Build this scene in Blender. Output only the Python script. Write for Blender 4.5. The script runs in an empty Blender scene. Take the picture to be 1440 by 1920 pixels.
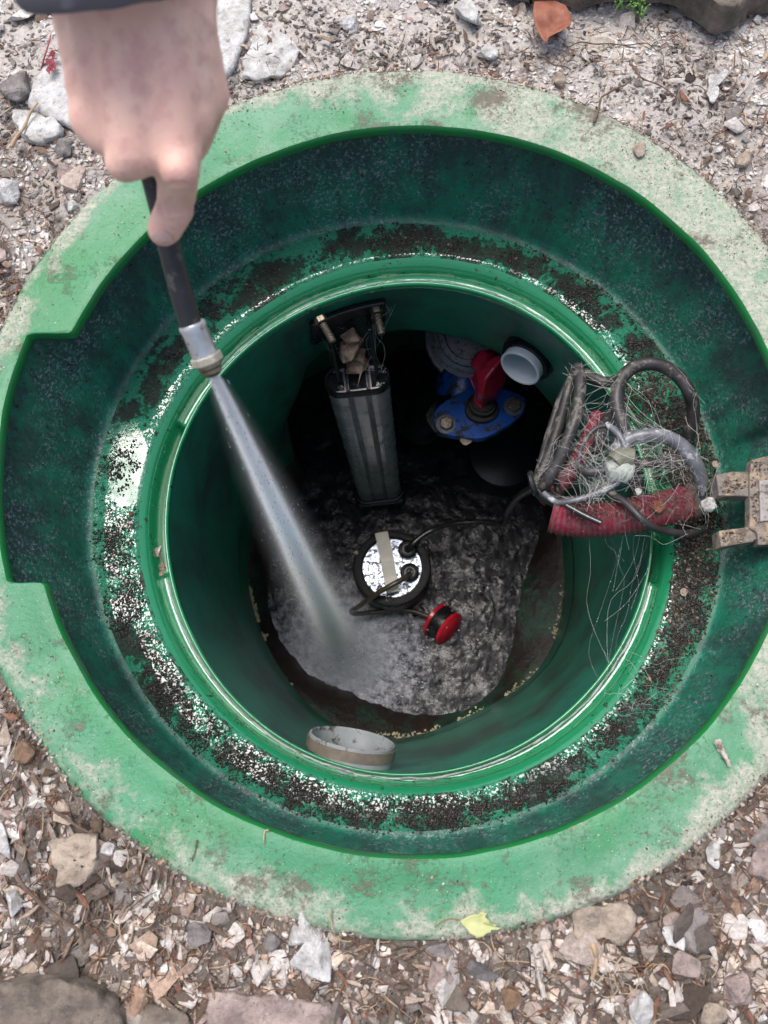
import bpy, bmesh, math, random
import numpy as np
from mathutils import Vector, Matrix, noise as mnoise

random.seed(7); rng = np.random.default_rng(7)
S = bpy.context.scene
COL = S.collection
# ------------------------------------------------------------ camera
F = 1443.0                      # focal length in pixels of the 1440x1920 photograph
H = 0.75                        # camera height above the rim (m)
_n = np.array([760 - 720, 1340 - 960, F]); _n /= np.linalg.norm(_n)      # straight down, seen from the camera
_ex = np.array([1, 0, 0]) - _n[0] * _n; _ex /= np.linalg.norm(_ex)
_ey = np.cross(_ex, -_n)
if _ey[1] > 0: _ey = -_ey
_ez = -_n
RC = np.array([_ex, _ey, _ez])   # camera axes (x right, y down, z forward) -> world
CAM = np.array([-0.019, -0.285, H])
cam = bpy.data.cameras.new('camera'); co = bpy.data.objects.new('camera', cam); COL.objects.link(co)
m3 = np.column_stack([RC @ np.array([1, 0, 0]), RC @ np.array([0, -1, 0]), RC @ np.array([0, 0, -1])])
M4 = Matrix([[*m3[i], CAM[i]] for i in range(3)] + [[0, 0, 0, 1]])
co.matrix_world = M4
cam.sensor_fit = 'VERTICAL'; cam.sensor_height = 36; cam.sensor_width = 36
cam.lens = F / 1920 * 36; cam.clip_start = 0.02; cam.clip_end = 100
cam.dof.use_dof = True; cam.dof.focus_distance = 1.0; cam.dof.aperture_fstop = 9.0
S.camera = co
# ------------------------------------------------------------ sky, sun, exposure
SUN_EL, SUN_AZ = math.radians(70), math.radians(330)
w = bpy.data.worlds.new('World'); S.world = w; w.use_nodes = True
wn = w.node_tree; bg = wn.nodes['Background']
sky = wn.nodes.new('ShaderNodeTexSky'); sky.sky_type = 'NISHITA'; sky.sun_disc = False
sky.sun_elevation = SUN_EL; sky.sun_rotation = SUN_AZ
sky.air_density = 1.0; sky.dust_density = 5.0; sky.ozone_density = 1.0
hs = wn.nodes.new('ShaderNodeHueSaturation'); hs.inputs['Saturation'].default_value = 0.8
wn.links.new(sky.outputs[0], hs.inputs['Color']); wn.links.new(hs.outputs[0], bg.inputs[0])
bg.inputs[1].default_value = 0.13
sl = bpy.data.lights.new('sun', 'SUN'); sl.energy = 1.5; sl.angle = math.radians(34); sl.color = (1.0, 0.97, 0.93)
so = bpy.data.objects.new('sun', sl); COL.objects.link(so)
sd = Vector((math.cos(SUN_EL) * math.sin(SUN_AZ), math.cos(SUN_EL) * math.cos(SUN_AZ), math.sin(SUN_EL)))
so.rotation_euler = (-sd).to_track_quat('-Z', 'Y').to_euler()
S.view_settings.view_transform = 'Standard'; S.view_settings.look = 'None'; S.view_settings.gamma = 1
S.view_settings.exposure = 0.55
S.cycles.volume_bounces = 6; S.cycles.volume_max_steps = 256

# ------------------------------------------------------------ helpers
def P(px, py, z):
    """point at height z seen at photo pixel px,py"""
    d = RC @ np.array([px - 720, py - 960, F]); t = (z - CAM[2]) / d[2]
    return CAM + d * t
def PD(px, py, D):
    """point at view depth D"""
    return CAM + RC @ (np.array([px - 720, py - 960, F]) * (D / F))

def mesh_obj(name, V, Fc, mat=None, parent=None, smooth=True, cols=None):
    me = bpy.data.meshes.new(name)
    V = np.asarray(V, dtype=np.float32)
    if isinstance(Fc, np.ndarray):
        k = Fc.shape[1]; nf = len(Fc)
        me.vertices.add(len(V)); me.vertices.foreach_set('co', V.ravel())
        me.loops.add(nf * k); me.loops.foreach_set('vertex_index', Fc.astype(np.int32).ravel())
        me.polygons.add(nf); me.polygons.foreach_set('loop_start', np.arange(0, nf * k, k, dtype=np.int32))
        me.update(calc_edges=True)
    else:
        me.from_pydata([tuple(v) for v in V], [], Fc); me.update()
    me.validate()
    me.polygons.foreach_set('use_smooth', [bool(smooth)] * len(me.polygons))
    if cols is not None:
        a = me.color_attributes.new('col', 'FLOAT_COLOR', 'POINT')
        c = np.ones((len(V), 4), dtype=np.float32); c[:, :3] = cols
        a.data.foreach_set('color', c.ravel())
    if mat: me.materials.append(mat)
    o = bpy.data.objects.new(name, me); COL.objects.link(o)
    if parent: o.parent = parent; o.matrix_parent_inverse = parent.matrix_world.inverted()
    return o
def tag(o, label=None, cat=None, group=None, kind=None):
    if label: o['label'] = label
    if cat: o['category'] = cat
    if group: o['group'] = group
    if kind: o['kind'] = kind
    return o
def empty(name, loc, label, cat, group=None):
    o = bpy.data.objects.new(name, None); COL.objects.link(o); o.location = tuple(loc)
    o.empty_display_size = .02
    bpy.context.view_layer.update()
    return tag(o, label, cat, group)
class MB:
    def __init__(s): s.V = []; s.F = []
    def add(s, V, Fc):
        n = len(s.V); s.V += [tuple(v) for v in V]; s.F += [tuple(int(i) + n for i in f) for f in Fc]; return s
    def build(s, name, mat, parent=None, smooth=True, bevel=0):
        o = mesh_obj(name, s.V, s.F, mat, parent, smooth)
        if bevel:
            b = o.modifiers.new('b', 'BEVEL'); b.width = bevel; b.segments = 2; b.limit_method = 'ANGLE'; b.angle_limit = .6
        if smooth:
            try: o.data.set_sharp_from_angle(angle=math.radians(38))
            except Exception: pass
        return o
def crom(pts, n=8, closed=False):
    p = [np.asarray(q, float) for q in pts]; out = []
    N = len(p)
    for i in range(N if closed else N - 1):
        a = p[(i - 1) % N] if (closed or i > 0) else 2 * p[0] - p[1]
        b, c = p[i], p[(i + 1) % N]
        d = p[(i + 2) % N] if (closed or i + 2 < N) else 2 * p[-1] - p[-2]
        for k in range(n):
            t = k / n
            out.append(.5 * ((2 * b) + (-a + c) * t + (2 * a - 5 * b + 4 * c - d) * t * t + (-a + 3 * b - 3 * c + d) * t ** 3))
    if not closed: out.append(p[-1])
    return np.array(out)
def tube(pts, r, seg=12, closed=False, cap=True, prof=None):
    """r scalar or per-point array"""
    pts = np.asarray(pts, float); n = len(pts); r = np.broadcast_to(np.asarray(r, float), (n,))
    T = np.gradient(pts, axis=0)
    if closed: T = np.roll(pts, -1, 0) - np.roll(pts, 1, 0)
    T /= np.linalg.norm(T, axis=1)[:, None] + 1e-12
    up = np.array([0, 0, 1.]) if abs(T[0][2]) < .9 else np.array([1., 0, 0])
    N0 = np.cross(T[0], up); N0 /= np.linalg.norm(N0); V = []
    a = np.linspace(0, 2 * math.pi, seg, endpoint=False)
    for i in range(n):
        N0 = N0 - T[i] * (N0 @ T[i]); N0 /= np.linalg.norm(N0) + 1e-12; B = np.cross(T[i], N0)
        for q in a: V.append(pts[i] + r[i] * (math.cos(q) * N0 + math.sin(q) * B))
    Fc = []
    for i in range(n if closed else n - 1):
        j = (i + 1) % n
        for k in range(seg):
            l = (k + 1) % seg
            Fc.append((i * seg + k, i * seg + l, j * seg + l, j * seg + k))
    if cap and not closed:
        Fc.append(tuple(range(seg))[::-1]); Fc.append(tuple((n - 1) * seg + k for k in range(seg)))
    return V, Fc
def frame(axis, up=(0, 0, 1)):
    z = np.asarray(axis, float); z = z / np.linalg.norm(z); u = np.asarray(up, float)
    x = np.cross(u, z)
    if np.linalg.norm(x) < 1e-3: x = np.cross(np.array([1., 0, 0]), z)
    x /= np.linalg.norm(x); y = np.cross(z, x); return np.column_stack([x, y, z])
def lathe(prof, seg=48, o=(0, 0, 0), axis=(0, 0, 1), cap0=False, cap1=False, wob=0):
    R = frame(axis); V = []; n = len(prof)
    for (r, z) in prof:
        for k in range(seg):
            a = 2 * math.pi * k / seg; rr = r * (1 + wob * math.sin(3 * a + z * 40))
            V.append(R @ np.array([rr * math.cos(a), rr * math.sin(a), z]) + np.asarray(o))
    Fc = [(i * seg + k, i * seg + (k + 1) % seg, (i + 1) * seg + (k + 1) % seg, (i + 1) * seg + k) for i in range(n - 1) for k in range(seg)]
    if cap0: Fc.append(tuple(range(seg))[::-1])
    if cap1: Fc.append(tuple((n - 1) * seg + k for k in range(seg)))
    return V, Fc
def extrude(poly, h, o=(0, 0, 0), R=np.eye(3)):
    n = len(poly); V = [R @ np.array([x, y, 0]) + o for x, y in poly] + [R @ np.array([x, y, h]) + o for x, y in poly]
    Fc = [tuple(range(n))[::-1], tuple(range(n, 2 * n))] + [(i, (i + 1) % n, n + (i + 1) % n, n + i) for i in range(n)]
    return V, Fc
def box(sx, sy, sz, o=(0, 0, 0), R=np.eye(3)):
    return extrude([(-sx / 2, -sy / 2), (sx / 2, -sy / 2), (sx / 2, sy / 2), (-sx / 2, sy / 2)], sz, np.asarray(o, float) - R @ np.array([0, 0, sz / 2]), R)
def hexpoly(r): return [(r * math.cos(math.pi / 3 * k), r * math.sin(math.pi / 3 * k)) for k in range(6)]
def fbm(x, y, z, s, o=3):
    v = 0; a = 1
    for k in range(o):
        v += a * mnoise.noise(Vector((x * s, y * s, z * s))); s *= 2.1; a *= .5
    return v
def sstep(a, b, x): t = np.clip((x - a) / (b - a), 0, 1); return t * t * (3 - 2 * t)

# ---- node graph helper
class G:
    def __init__(s, name):
        s.m = bpy.data.materials.new(name); s.m.use_nodes = True; s.t = s.m.node_tree; s.N = s.t.nodes
        s.b = s.N['Principled BSDF']; s.tc = s.N.new('ShaderNodeTexCoord'); s.obj = s.tc.outputs['Object']
    def L(s, a, b): s.t.links.new(a, b)
    def put(s, inp, v):
        if isinstance(v, bpy.types.NodeSocket): s.L(v, inp)
        elif isinstance(v, (tuple, list)): inp.default_value = (*v, 1) if len(v) == 3 and inp.type == 'RGBA' else v
        else: inp.default_value = v
    def mapv(s, scale=(1, 1, 1), vec=None, loc=(0, 0, 0)):
        n = s.N.new('ShaderNodeMapping'); s.L(vec or s.obj, n.inputs[0]); n.inputs['Scale'].default_value = scale; n.inputs['Location'].default_value = loc; return n.outputs[0]
    def noise(s, scale, detail=4, rough=.55, vec=None, dist=0):
        n = s.N.new('ShaderNodeTexNoise'); s.L(vec or s.obj, n.inputs['Vector']); n.inputs['Scale'].default_value = scale
        n.inputs['Detail'].default_value = detail; n.inputs['Roughness'].default_value = rough; n.inputs['Distortion'].default_value = dist; return n.outputs[0]
    def vor(s, scale, feat='F1', vec=None, out=0):
        n = s.N.new('ShaderNodeTexVoronoi'); n.feature = feat; s.L(vec or s.obj, n.inputs['Vector']); n.inputs['Scale'].default_value = scale; return n.outputs[out]
    def ramp(s, f, stops, interp='LINEAR'):
        n = s.N.new('ShaderNodeValToRGB'); n.color_ramp.interpolation = interp; e = n.color_ramp.elements
        while len(e) < len(stops): e.new(.5)
        for el, (p, c) in zip(e, stops):
            el.position = p; el.color = (c, c, c, 1) if isinstance(c, (int, float)) else (*c, 1)
        s.L(f, n.inputs[0]); return n.outputs[0]
    def mix(s, f, a, b, mode='MIX'):
        n = s.N.new('ShaderNodeMix'); n.data_type = 'RGBA'; n.blend_type = mode
        s.put(n.inputs[0], f); s.put(n.inputs[6], a); s.put(n.inputs[7], b); return n.outputs[2]
    def math(s, op, a, b=0, c=0):
        n = s.N.new('ShaderNodeMath'); n.operation = op; s.put(n.inputs[0], a); s.put(n.inputs[1], b); s.put(n.inputs[2], c); return n.outputs[0]
    def attr(s, name, out='Color'):
        n = s.N.new('ShaderNodeAttribute'); n.attribute_name = name; return n.outputs[out]
    def sep(s, v=None):
        n = s.N.new('ShaderNodeSeparateXYZ'); s.L(v or s.obj, n.inputs[0]); return n.outputs
    def bump(s, h, strength=.5, dist=.002, nrm=None):
        n = s.N.new('ShaderNodeBump'); n.inputs['Strength'].default_value = strength; n.inputs['Distance'].default_value = dist
        s.L(h, n.inputs['Height'])
        if nrm: s.L(nrm, n.inputs['Normal'])
        return n.outputs[0]
    def fin(s, base=None, rough=None, nrm=None, **kw):
        if base is not None: s.put(s.b.inputs['Base Color'], base)
        if rough is not None: s.put(s.b.inputs['Roughness'], rough)
        if nrm is not None: s.put(s.b.inputs['Normal'], nrm); s.put(s.b.inputs['Coat Normal'], nrm)
        for k, v in kw.items(): s.put(s.b.inputs[k.replace('_', ' ')], v)
        return s.m
def simple(name, base, rough=.5, var=.25, scale=60, bumpd=.0006, dirt=None, dirtamt=.5, dscale=90, **kw):
    g = G(name)
    c = g.mix(g.ramp(g.noise(scale, 5), [(.3, 0), (.7, 1)]), tuple(x * (1 - var) for x in base), tuple(min(1, x * (1 + var)) for x in base))
    rr = rough
    if dirt:
        f = g.ramp(g.noise(dscale, 8, .7), [(dirtamt, 0), (dirtamt + .06, 1)])
        c = g.mix(f, c, dirt); rr = g.mix(f, (rough,) * 3, (.7,) * 3)
    return g.fin(c, rr, g.bump(g.noise(scale * 4, 5, .7), .6, bumpd), **kw)

GREEN = (.012, .30, .105); GREEN_L = (.06, .37, .17)
# ------------------------------------------------------------ traced rings: photo pixels -> real radius at a given height
TH = np.linspace(-math.pi, math.pi, 721)[:-1]; NT = len(TH)
def ringfit(px, z, order=2, reg=.02):
    W = np.array([P(x, y, z) for x, y in px]); th = np.arctan2(W[:, 1], W[:, 0]); r = np.hypot(W[:, 0], W[:, 1])
    def A(t): return np.column_stack([np.ones_like(t)] + [f(k * t) for k in range(1, order + 1) for f in (np.cos, np.sin)])
    a = A(th); m = np.mean(r); Rg = np.eye(a.shape[1]) * reg * len(px) * .05; Rg[0, 0] = 0
    c = np.linalg.solve(a.T @ a + Rg, a.T @ (r - m)); c[0] += m
    return A(TH) @ c
ZL, ZE, ZLIP, ZSEAM, ZWAT = -.16, -.164, -.18, -1.0, -1.045
inner_px = [(130,625),(380,340),(1095,300),(1240,395),(1410,600),(97,1122),(200,1310),(300,1435),(460,1540),(720,1615),(970,1585),(1140,1510),(1310,1365),(800,243),(560,280)]
outer_px = [(745,120),(1200,250),(1365,370),(720,1745),(540,1730),(150,1490),(400,1685),(310,1630),(0,1250),(220,325),(0,600),(1395,1500),(1190,1670),(480,185)]
ledge_px = [(760,410),(640,422),(175,930),(226,1225),(1343,800),(1160,560),(330,580),(500,1500),(720,1590),(960,465),(1290,1230),(1150,1420)]
edge_px = [(720,480),(575,530),(475,600),(288,811),(268,900),(264,1042),(281,1127),(317,1204),(363,1280),(480,1393),(602,1463),(820,482),(960,520),(1070,585),(1269,1006),(1244,1148),(1196,1253),(1090,1370),(900,1475),(760,1492)]
lip_px = [(765,538),(990,590),(1070,655),(540,598),(467,663),(389,737),(350,811),(327,889),(319,967),(319,1044),(333,1118),(363,1191),(400,1256),(455,1317),(510,1372),(562,1399),(615,1427),(735,1446),(840,1442),(915,1424),(990,1382),(1080,1319),(1120,1265),(1154,1219),(1189,1155),(1207,1086),(1215,1052)]
seam_px = [(457,1062),(470,1120),(490,1172),(512,1232),(535,1267),(565,1310),(620,1355),(690,1378),(765,1382),(810,1371),(859,1352),(945,1304),(1009,1259),(1027,1221),(1054,1127),(1065,1045),(1042,1004),(480,1000),(528,879),(595,825),(1010,860),(930,800),(760,760)]
water_px = [(1000,1020),(965,1100),(955,1160),(970,1245),(880,1315),(820,1330),(700,1320),(600,1275),(540,1200),(500,1120),(510,1040),(560,960),(590,860),(660,770),(760,740),(900,740),(1000,800),(1030,900)]
rB = ringfit(inner_px, 0); rO = ringfit(outer_px, 0); rL = ringfit(ledge_px, ZL); rE = ringfit(edge_px, ZE, 3)
rLip = ringfit(lip_px, ZLIP, 4); rSeam = ringfit(seam_px, ZSEAM, 5); rW = ringfit(water_px, ZWAT, 3) + np.array([fbm(math.cos(t) * 2, math.sin(t) * 2, 8, 3, 4) for t in TH]) * .005
def ang(px, py, z): p = P(px, py, z); return math.atan2(p[1], p[0])
def at(arr, th): return np.interp(th, TH, arr, period=2 * math.pi)
def adiff(a, b): return (a - b + math.pi) % (2 * math.pi) - math.pi
# the two locking notches in the rim (left one in view, its twin opposite runs out of the frame)
a0, a1 = ang(128, 628, 0), ang(84, 1085, 0)
mid = a0 + adiff(a1, a0) / 2; half = abs(adiff(a1, a0)) / 2
def notch(th, mid, half): d = np.abs(adiff(th, mid)); return 1 - sstep(half - .030, half + .012, d)
rnotch = np.mean([np.hypot(*P(x, y, 0)[:2]) for x, y in [(22,700),(2,850),(-2,1000)]])
b0_, b1_ = ang(1455, 1125, 0), ang(1455, 742, 0); mid2 = b0_ + adiff(b1_, b0_) / 2
nm = np.maximum(notch(TH, mid, half), notch(TH, mid2, abs(adiff(b1_, b0_)) / 2))
wob = np.array([fbm(math.cos(t) * 2, math.sin(t) * 2, 0, 3) for t in TH]) * .0012
rIn = rB * (1 - nm) + np.maximum(rnotch, rB) * nm + wob

def rings(name, R, mat, parent=None, closed=True, tcol=False):
    """R: list of (r array, z array)"""
    V = []
    for r, z in R:
        r = np.broadcast_to(r, (NT,)); z = np.broadcast_to(z, (NT,))
        V.append(np.column_stack([r * np.cos(TH), r * np.sin(TH), z]))
    V = np.vstack(V); k = np.arange(NT); l = (k + 1) % NT; Fc = []
    for i in range(len(R) - 1):
        Fc.append(np.column_stack([i * NT + k, (i + 1) * NT + k, (i + 1) * NT + l, i * NT + l]))
    cols = np.repeat(np.linspace(0, 1, len(R)), NT)[:, None] * np.ones(3) if tcol else None
    return mesh_obj(name, V, np.vstack(Fc), mat, parent, True, cols)
def lerp_rings(A, B, n, zf=None):
    out = []
    for i in range(n + 1):
        t = i / n; out.append((A[0] + (B[0] - A[0]) * t, A[1] + (B[1] - A[1]) * t))
    return out

# ------------------------------------------------------------ plastic materials
def rim_mat():
    g = G('weathered_rim_plastic'); x, y, z = g.sep()
    rad = g.math('SQRT', g.math('ADD', g.math('MULTIPLY', x, x), g.math('MULTIPLY', y, y)))
    c = g.mix(g.ramp(g.noise(9, 5, .6), [(.35, 0), (.65, 1)]), (.022, .185, .075), (.050, .25, .125))
    c = g.mix(g.math('MULTIPLY', g.ramp(g.noise(3.5, 3), [(.45, 0), (.55, 1)]), .5), c, (.012, .22, .05))
    sec = g.ramp(g.math('ADD', g.math('MULTIPLY', x, 1.0), g.math('ADD', g.math('MULTIPLY', y, .45), .45)), [(.30, 0), (.75, 1)])
    brd = g.ramp(g.math('ADD', rad, g.math('MULTIPLY', g.noise(30, 5, .7), .03)), [(.445, 0), (.478, 1)])
    # thin milky film
    f = g.math('ADD', g.noise(6, 10, .7), g.math('ADD', g.math('MULTIPLY', sec, .20), g.math('MULTIPLY', brd, .10)))
    film = g.math('MULTIPLY', g.ramp(f, [(.48, 0), (.68, .65)]), g.ramp(g.noise(260, 5, .8), [(.3, .5), (.6, 1)]))
    c = g.mix(film, c, g.mix(g.ramp(g.noise(30, 6, .7), [(.35, 0), (.65, 1)]), (.11, .29, .175), (.25, .38, .29)))
    # chalk crust in ragged patches, mostly along the outer border and over the right side
    ck = g.math('ADD', g.noise(11, 12, .74, vec=g.mapv(loc=(5, 5, 0))), g.math('ADD', g.math('MULTIPLY', sec, .25), g.math('MULTIPLY', brd, .21)))
    ckf = g.math('MULTIPLY', g.ramp(ck, [(.64, 0), (.74, 1)]), g.ramp(g.noise(180, 5, .8, vec=g.mapv(loc=(2, 2, 0))), [(.36, .25), (.56, 1)]))
    c = g.mix(g.math('MULTIPLY', ckf, .92), c, g.mix(g.noise(90, 6, .7), (.30, .29, .23), (.66, .63, .56)))
    # brown grime
    gr = g.math('ADD', g.noise(13, 10, .75, vec=g.mapv(loc=(3, 1, 0))), g.math('ADD', g.math('MULTIPLY', g.noise(210, 3, .7), .30), g.math('MULTIPLY', sec, .04)))
    gf = g.ramp(gr, [(.705, 0), (.79, .8)])
    c = g.mix(gf, c, g.mix(g.noise(120, 4), (.055, .035, .028), (.17, .12, .09)))
    st = g.ramp(g.noise(40, 6, .7, vec=g.mapv((.35, 1.6, 1))), [(.62, 0), (.70, .45)]); c = g.mix(st, c, (.05, .13, .06))
    sp = g.ramp(g.noise(430, 2, .6, vec=g.mapv(loc=(9, 4, 0))), [(.70, 0), (.74, .8)]); c = g.mix(sp, c, (.60, .54, .40))
    sp = g.ramp(g.noise(300, 3, .6, vec=g.mapv(loc=(2, 7, 0))), [(.63, 0), (.67, .8)]); c = g.mix(sp, c, (.05, .06, .035))
    h = g.math('ADD', g.noise(220, 6, .7), g.math('ADD', g.math('MULTIPLY', ckf, .8), g.math('MULTIPLY', gf, .7)))
    return g.fin(c, g.ramp(ckf, [(0, .42), (1, .85)]), g.bump(h, .6, .0012, g.bump(g.noise(18, 4), .35, .003)))
def edge_mat():
    g = G('clean_rim_edge_plastic'); c = g.mix(g.ramp(g.noise(40, 6), [(.45, 0), (.75, 1)]), (.014, .20, .05), (.04, .15, .07))
    c = g.mix(g.ramp(g.noise(300, 4, .7), [(.66, 0), (.7, 1)]), c, (.06, .05, .03))
    return g.fin(c, .3, g.bump(g.noise(150, 4), .4, .0008))
def wall_mat():
    g = G('grimy_neck_plastic'); x, y, z = g.sep()
    c = g.mix(g.noise(11, 4), (.012, .135, .085), (.020, .215, .13))
    # grey-black biofilm streaks down the wall; colour also turned darker towards the top
    up = g.ramp(g.math('MULTIPLY', g.math('ADD', z, .16), 7), [(.25, -.0), (.75, 1)])
    st = g.noise(26, 8, .72, vec=g.mapv((1, 1, .35)))
    f = g.ramp(g.math('ADD', st, g.math('MULTIPLY', up, .13)), [(.44, 0), (.66, .88)])
    c = g.mix(f, c, (.028, .052, .052))
    mot = g.ramp(g.noise(95, 8, .8, vec=g.mapv((1, 1, .6), loc=(8, 8, 1))), [(.46, 0), (.58, 1)])
    c = g.mix(g.math('MULTIPLY', mot, g.ramp(f, [(0, .35), (1, .8)])), c, g.mix(g.noise(200, 4), (.008, .018, .018), (.055, .085, .085)))
    pale = g.math('MULTIPLY', g.ramp(g.noise(230, 5, .8), [(.53, 0), (.60, 1)]), g.ramp(g.noise(10, 5, .7, vec=g.mapv(loc=(5, 2, 1))), [(.44, 0), (.55, 1)]))
    c = g.mix(g.math('MULTIPLY', pale, .8), c, (.26, .30, .33))
    dk = g.ramp(g.noise(150, 5, .75, vec=g.mapv(loc=(1, 8, 1))), [(.62, 0), (.66, 1)])
    c = g.mix(g.math('MULTIPLY', dk, .8), c, (.012, .012, .010))
    h = g.math('ADD', g.noise(210, 6, .7), g.math('MULTIPLY', dk, .8))
    return g.fin(c, g.ramp(f, [(0, .28), (1, .42)]), g.bump(h, .8, .0014, g.bump(g.noise(30, 4), .5, .003)), IOR=1.45)
PUD = P(238, 868, ZL)
def ledge_mat():
    g = G('wet_ledge_plastic'); x, y, z = g.sep()
    c = g.mix(g.noise(14, 4), (.012, .17, .095), (.022, .25, .145))
    f = g.math('ADD', g.noise(18, 5, .6), g.math('MULTIPLY', g.noise(170, 5, .75), .55))
    tt = g.attr('col', 'Fac')
    band = g.ramp(tt, [(0, 0), (.14, 0), (.34, 1), (.62, 1), (.86, .1), (1, 0)])
    wx = g.math('SUBTRACT', x, float(PUD[0])); wy = g.math('SUBTRACT', y, float(PUD[1]))
    wd = g.math('SQRT', g.math('ADD', g.math('MULTIPLY', wx, g.math('MULTIPLY', wx, 6.0)), g.math('MULTIPLY', g.math('MULTIPLY', wy, wy), 1.0)))
    pud = g.ramp(g.math('ADD', wd, g.math('MULTIPLY', g.noise(60, 6, .7), .06)), [(.085, 1), (.105, 0)])
    f = g.math('ADD', f, g.math('SUBTRACT', g.math('MULTIPLY', band, .10), g.math('MULTIPLY', pud, .3)))
    silt = g.ramp(g.math('ADD', f, g.math('MULTIPLY', g.math('SUBTRACT', g.noise(75, 3, .6, vec=g.mapv(loc=(1, 5, 0))), .5), .35)), [(.80, 0), (.86, .92)])
    c = g.mix(silt, c, (.015, .012, .011))
    h = g.math('ADD', g.math('MULTIPLY', g.noise(260, 5, .75), 1.6), g.math('MULTIPLY', silt, .6))
    wet = g.ramp(g.noise(22, 4, .6, vec=g.mapv(loc=(4, 4, 0))), [(.35, .05), (.7, .22)])
    cn = g.bump(g.ramp(g.noise(230, 4, .6), [(.44, 0), (.50, .55), (.58, 1)]), 1.0, .0022)
    m = g.fin(c, g.mix(silt, (.25,) * 3, (.6,) * 3), g.bump(h, .9, .0018), IOR=1.35, Coat_Weight=1.0, Coat_Roughness=.02, Coat_IOR=1.85)
    n_ = cn.node; g.put(n_.inputs['Strength'], g.math('SUBTRACT', 1.0, g.math('MULTIPLY', pud, .93))); g.put(g.b.inputs['Coat Weight'], g.math('MAXIMUM', g.math('MULTIPLY', pud, .5), g.math('MULTIPLY', g.math('SUBTRACT', 1.0, g.math('MULTIPLY', band, .12)), g.ramp(g.noise(20, 5, .7, vec=g.mapv(loc=(6, 1, 0))), [(.40, .3), (.52, 1)]))))
    g.put(g.b.inputs['Coat Normal'], cn); return m
def bevel_mat():
    g = G('wet_bevel_plastic')
    c = g.mix(g.noise(12, 4), (.010, .19, .08), (.018, .26, .11))
    dk = g.ramp(g.math('ADD', g.noise(120, 5, .75), g.math('MULTIPLY', g.noise(15, 3), .35)), [(.80, 0), (.84, 1)])
    c = g.mix(dk, c, (.03, .022, .014))
    return g.fin(c, .10, g.bump(g.noise(90, 5, .6), .35, .0012), IOR=1.55, Coat_Weight=.8, Coat_Roughness=.05)
def shaft_mat():
    g = G('shaft_plastic')
    x, y, z = g.sep()
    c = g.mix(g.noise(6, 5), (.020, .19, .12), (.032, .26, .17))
    f = g.ramp(g.noise(7, 8, .7, vec=g.mapv((1, 1, .5))), [(.44, 0), (.62, .8)])
    c = g.mix(f, c, (.032, .064, .058))
    br = g.ramp(g.noise(5, 6, .65, vec=g.mapv(loc=(7, 3, 2))), [(.60, 0), (.70, .6)])
    c = g.mix(br, c, (.045, .024, .016))
    sp = g.ramp(g.noise(130, 6, .8), [(.60, 0), (.65, 1)]); c = g.mix(sp, c, (.008, .008, .006))
    return g.fin(c, .35, g.bump(g.noise(60, 5, .6), .4, .0015), IOR=1.33)
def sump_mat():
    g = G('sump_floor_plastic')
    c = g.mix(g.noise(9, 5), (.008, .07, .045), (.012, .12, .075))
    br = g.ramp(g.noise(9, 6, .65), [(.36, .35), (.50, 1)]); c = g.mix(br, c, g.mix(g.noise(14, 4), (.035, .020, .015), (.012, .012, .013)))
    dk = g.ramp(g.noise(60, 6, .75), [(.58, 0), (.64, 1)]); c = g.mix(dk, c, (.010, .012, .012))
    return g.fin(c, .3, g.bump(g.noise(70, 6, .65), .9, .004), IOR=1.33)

# ------------------------------------------------------------ the pump chamber
chamber = empty('pump_chamber', (0, 0, 0), 'green plastic pump chamber set in the gravel, open with its lid off', 'pump chamber')
rk = []
rk.append((rO + .004 + wob, -.035)); rk.append((rO + .003 + wob, -.010)); rk.append((rO + wob, -.003)); rk.append((rO - .005, .000))
for i in range(1, 7): rk.append((rO - .005 + (rIn + .006 - rO + .005) * i / 7, .0005 * math.sin(i)))
rk.append((rIn + .005, 0.0)); rk.append((rIn + .002, -.001))
rings('rim_flange', rk, rim_mat(), chamber)
rings('rim_edge', [(rIn + .002, -.001), (rIn, -.004), (rIn - .0005, -.012), (rIn + .003, -.016), (rIn + .02, -.017)], edge_mat(), chamber)
rWT = np.maximum(rIn + .004, rB + .035)
nk = [(rWT + .003, -.012), (rWT, -.020)]
for t in np.linspace(.08, 1, 14):
    z = -.020 + (ZL + .003 + .020) * t
    r = (rL + .004) + (rWT - rL - .004) * (1 - t) ** 1.15
    nk.append((r, z))
nk.append((rL, ZL - .0005)); nk.append((rL - .004, ZL - .001))
rings('neck_wall', nk, wall_mat(), chamber)
lk = lerp_rings((rL - .004, ZL - .001), (rE + .003, ZE), 14)
lk = [(r, z + .0006 * math.sin(i / 14 * math.pi)) for i, (r, z) in enumerate(lk)]
lk.append((rE + .0005, ZE - .0015))
ledge = rings('ledge', lk, ledge_mat(), chamber, tcol=True)
# groove, deeper over a short stretch left and right
def arc(px0, px1, z):
    a, b = ang(*px0, z), ang(*px1, z); m = a + adiff(b, a) / 2; hf = abs(adiff(b, a)) / 2
    return 1 - sstep(hf - .01, hf + .01, np.abs(adiff(TH, m)))
deep = np.maximum(arc((350, 800), (312, 1070), ZLIP), arc((1225, 930), (1222, 1085), ZLIP))
gd = .008 + .022 * deep
bm = bevel_mat()
gap = (rE - rLip)
gk = [(rE + .0005, ZE - .0015), (rE - gap * .12, ZE - .004), (rE - gap * .26, ZE - .009), (rE - gap * .36, ZE - .018),
      (rE - gap * .42, ZLIP - gd), (rLip + gap * .22, ZLIP - gd - .001), (rLip + gap * .17, ZLIP + .001), (rLip + gap * .12, ZLIP + .004),
      (rLip + gap * .05, ZLIP + .004), (rLip + wob * .5, ZLIP), (rLip + .001, ZLIP - .008)]
rings('seal_groove', gk, bm, chamber)
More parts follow.
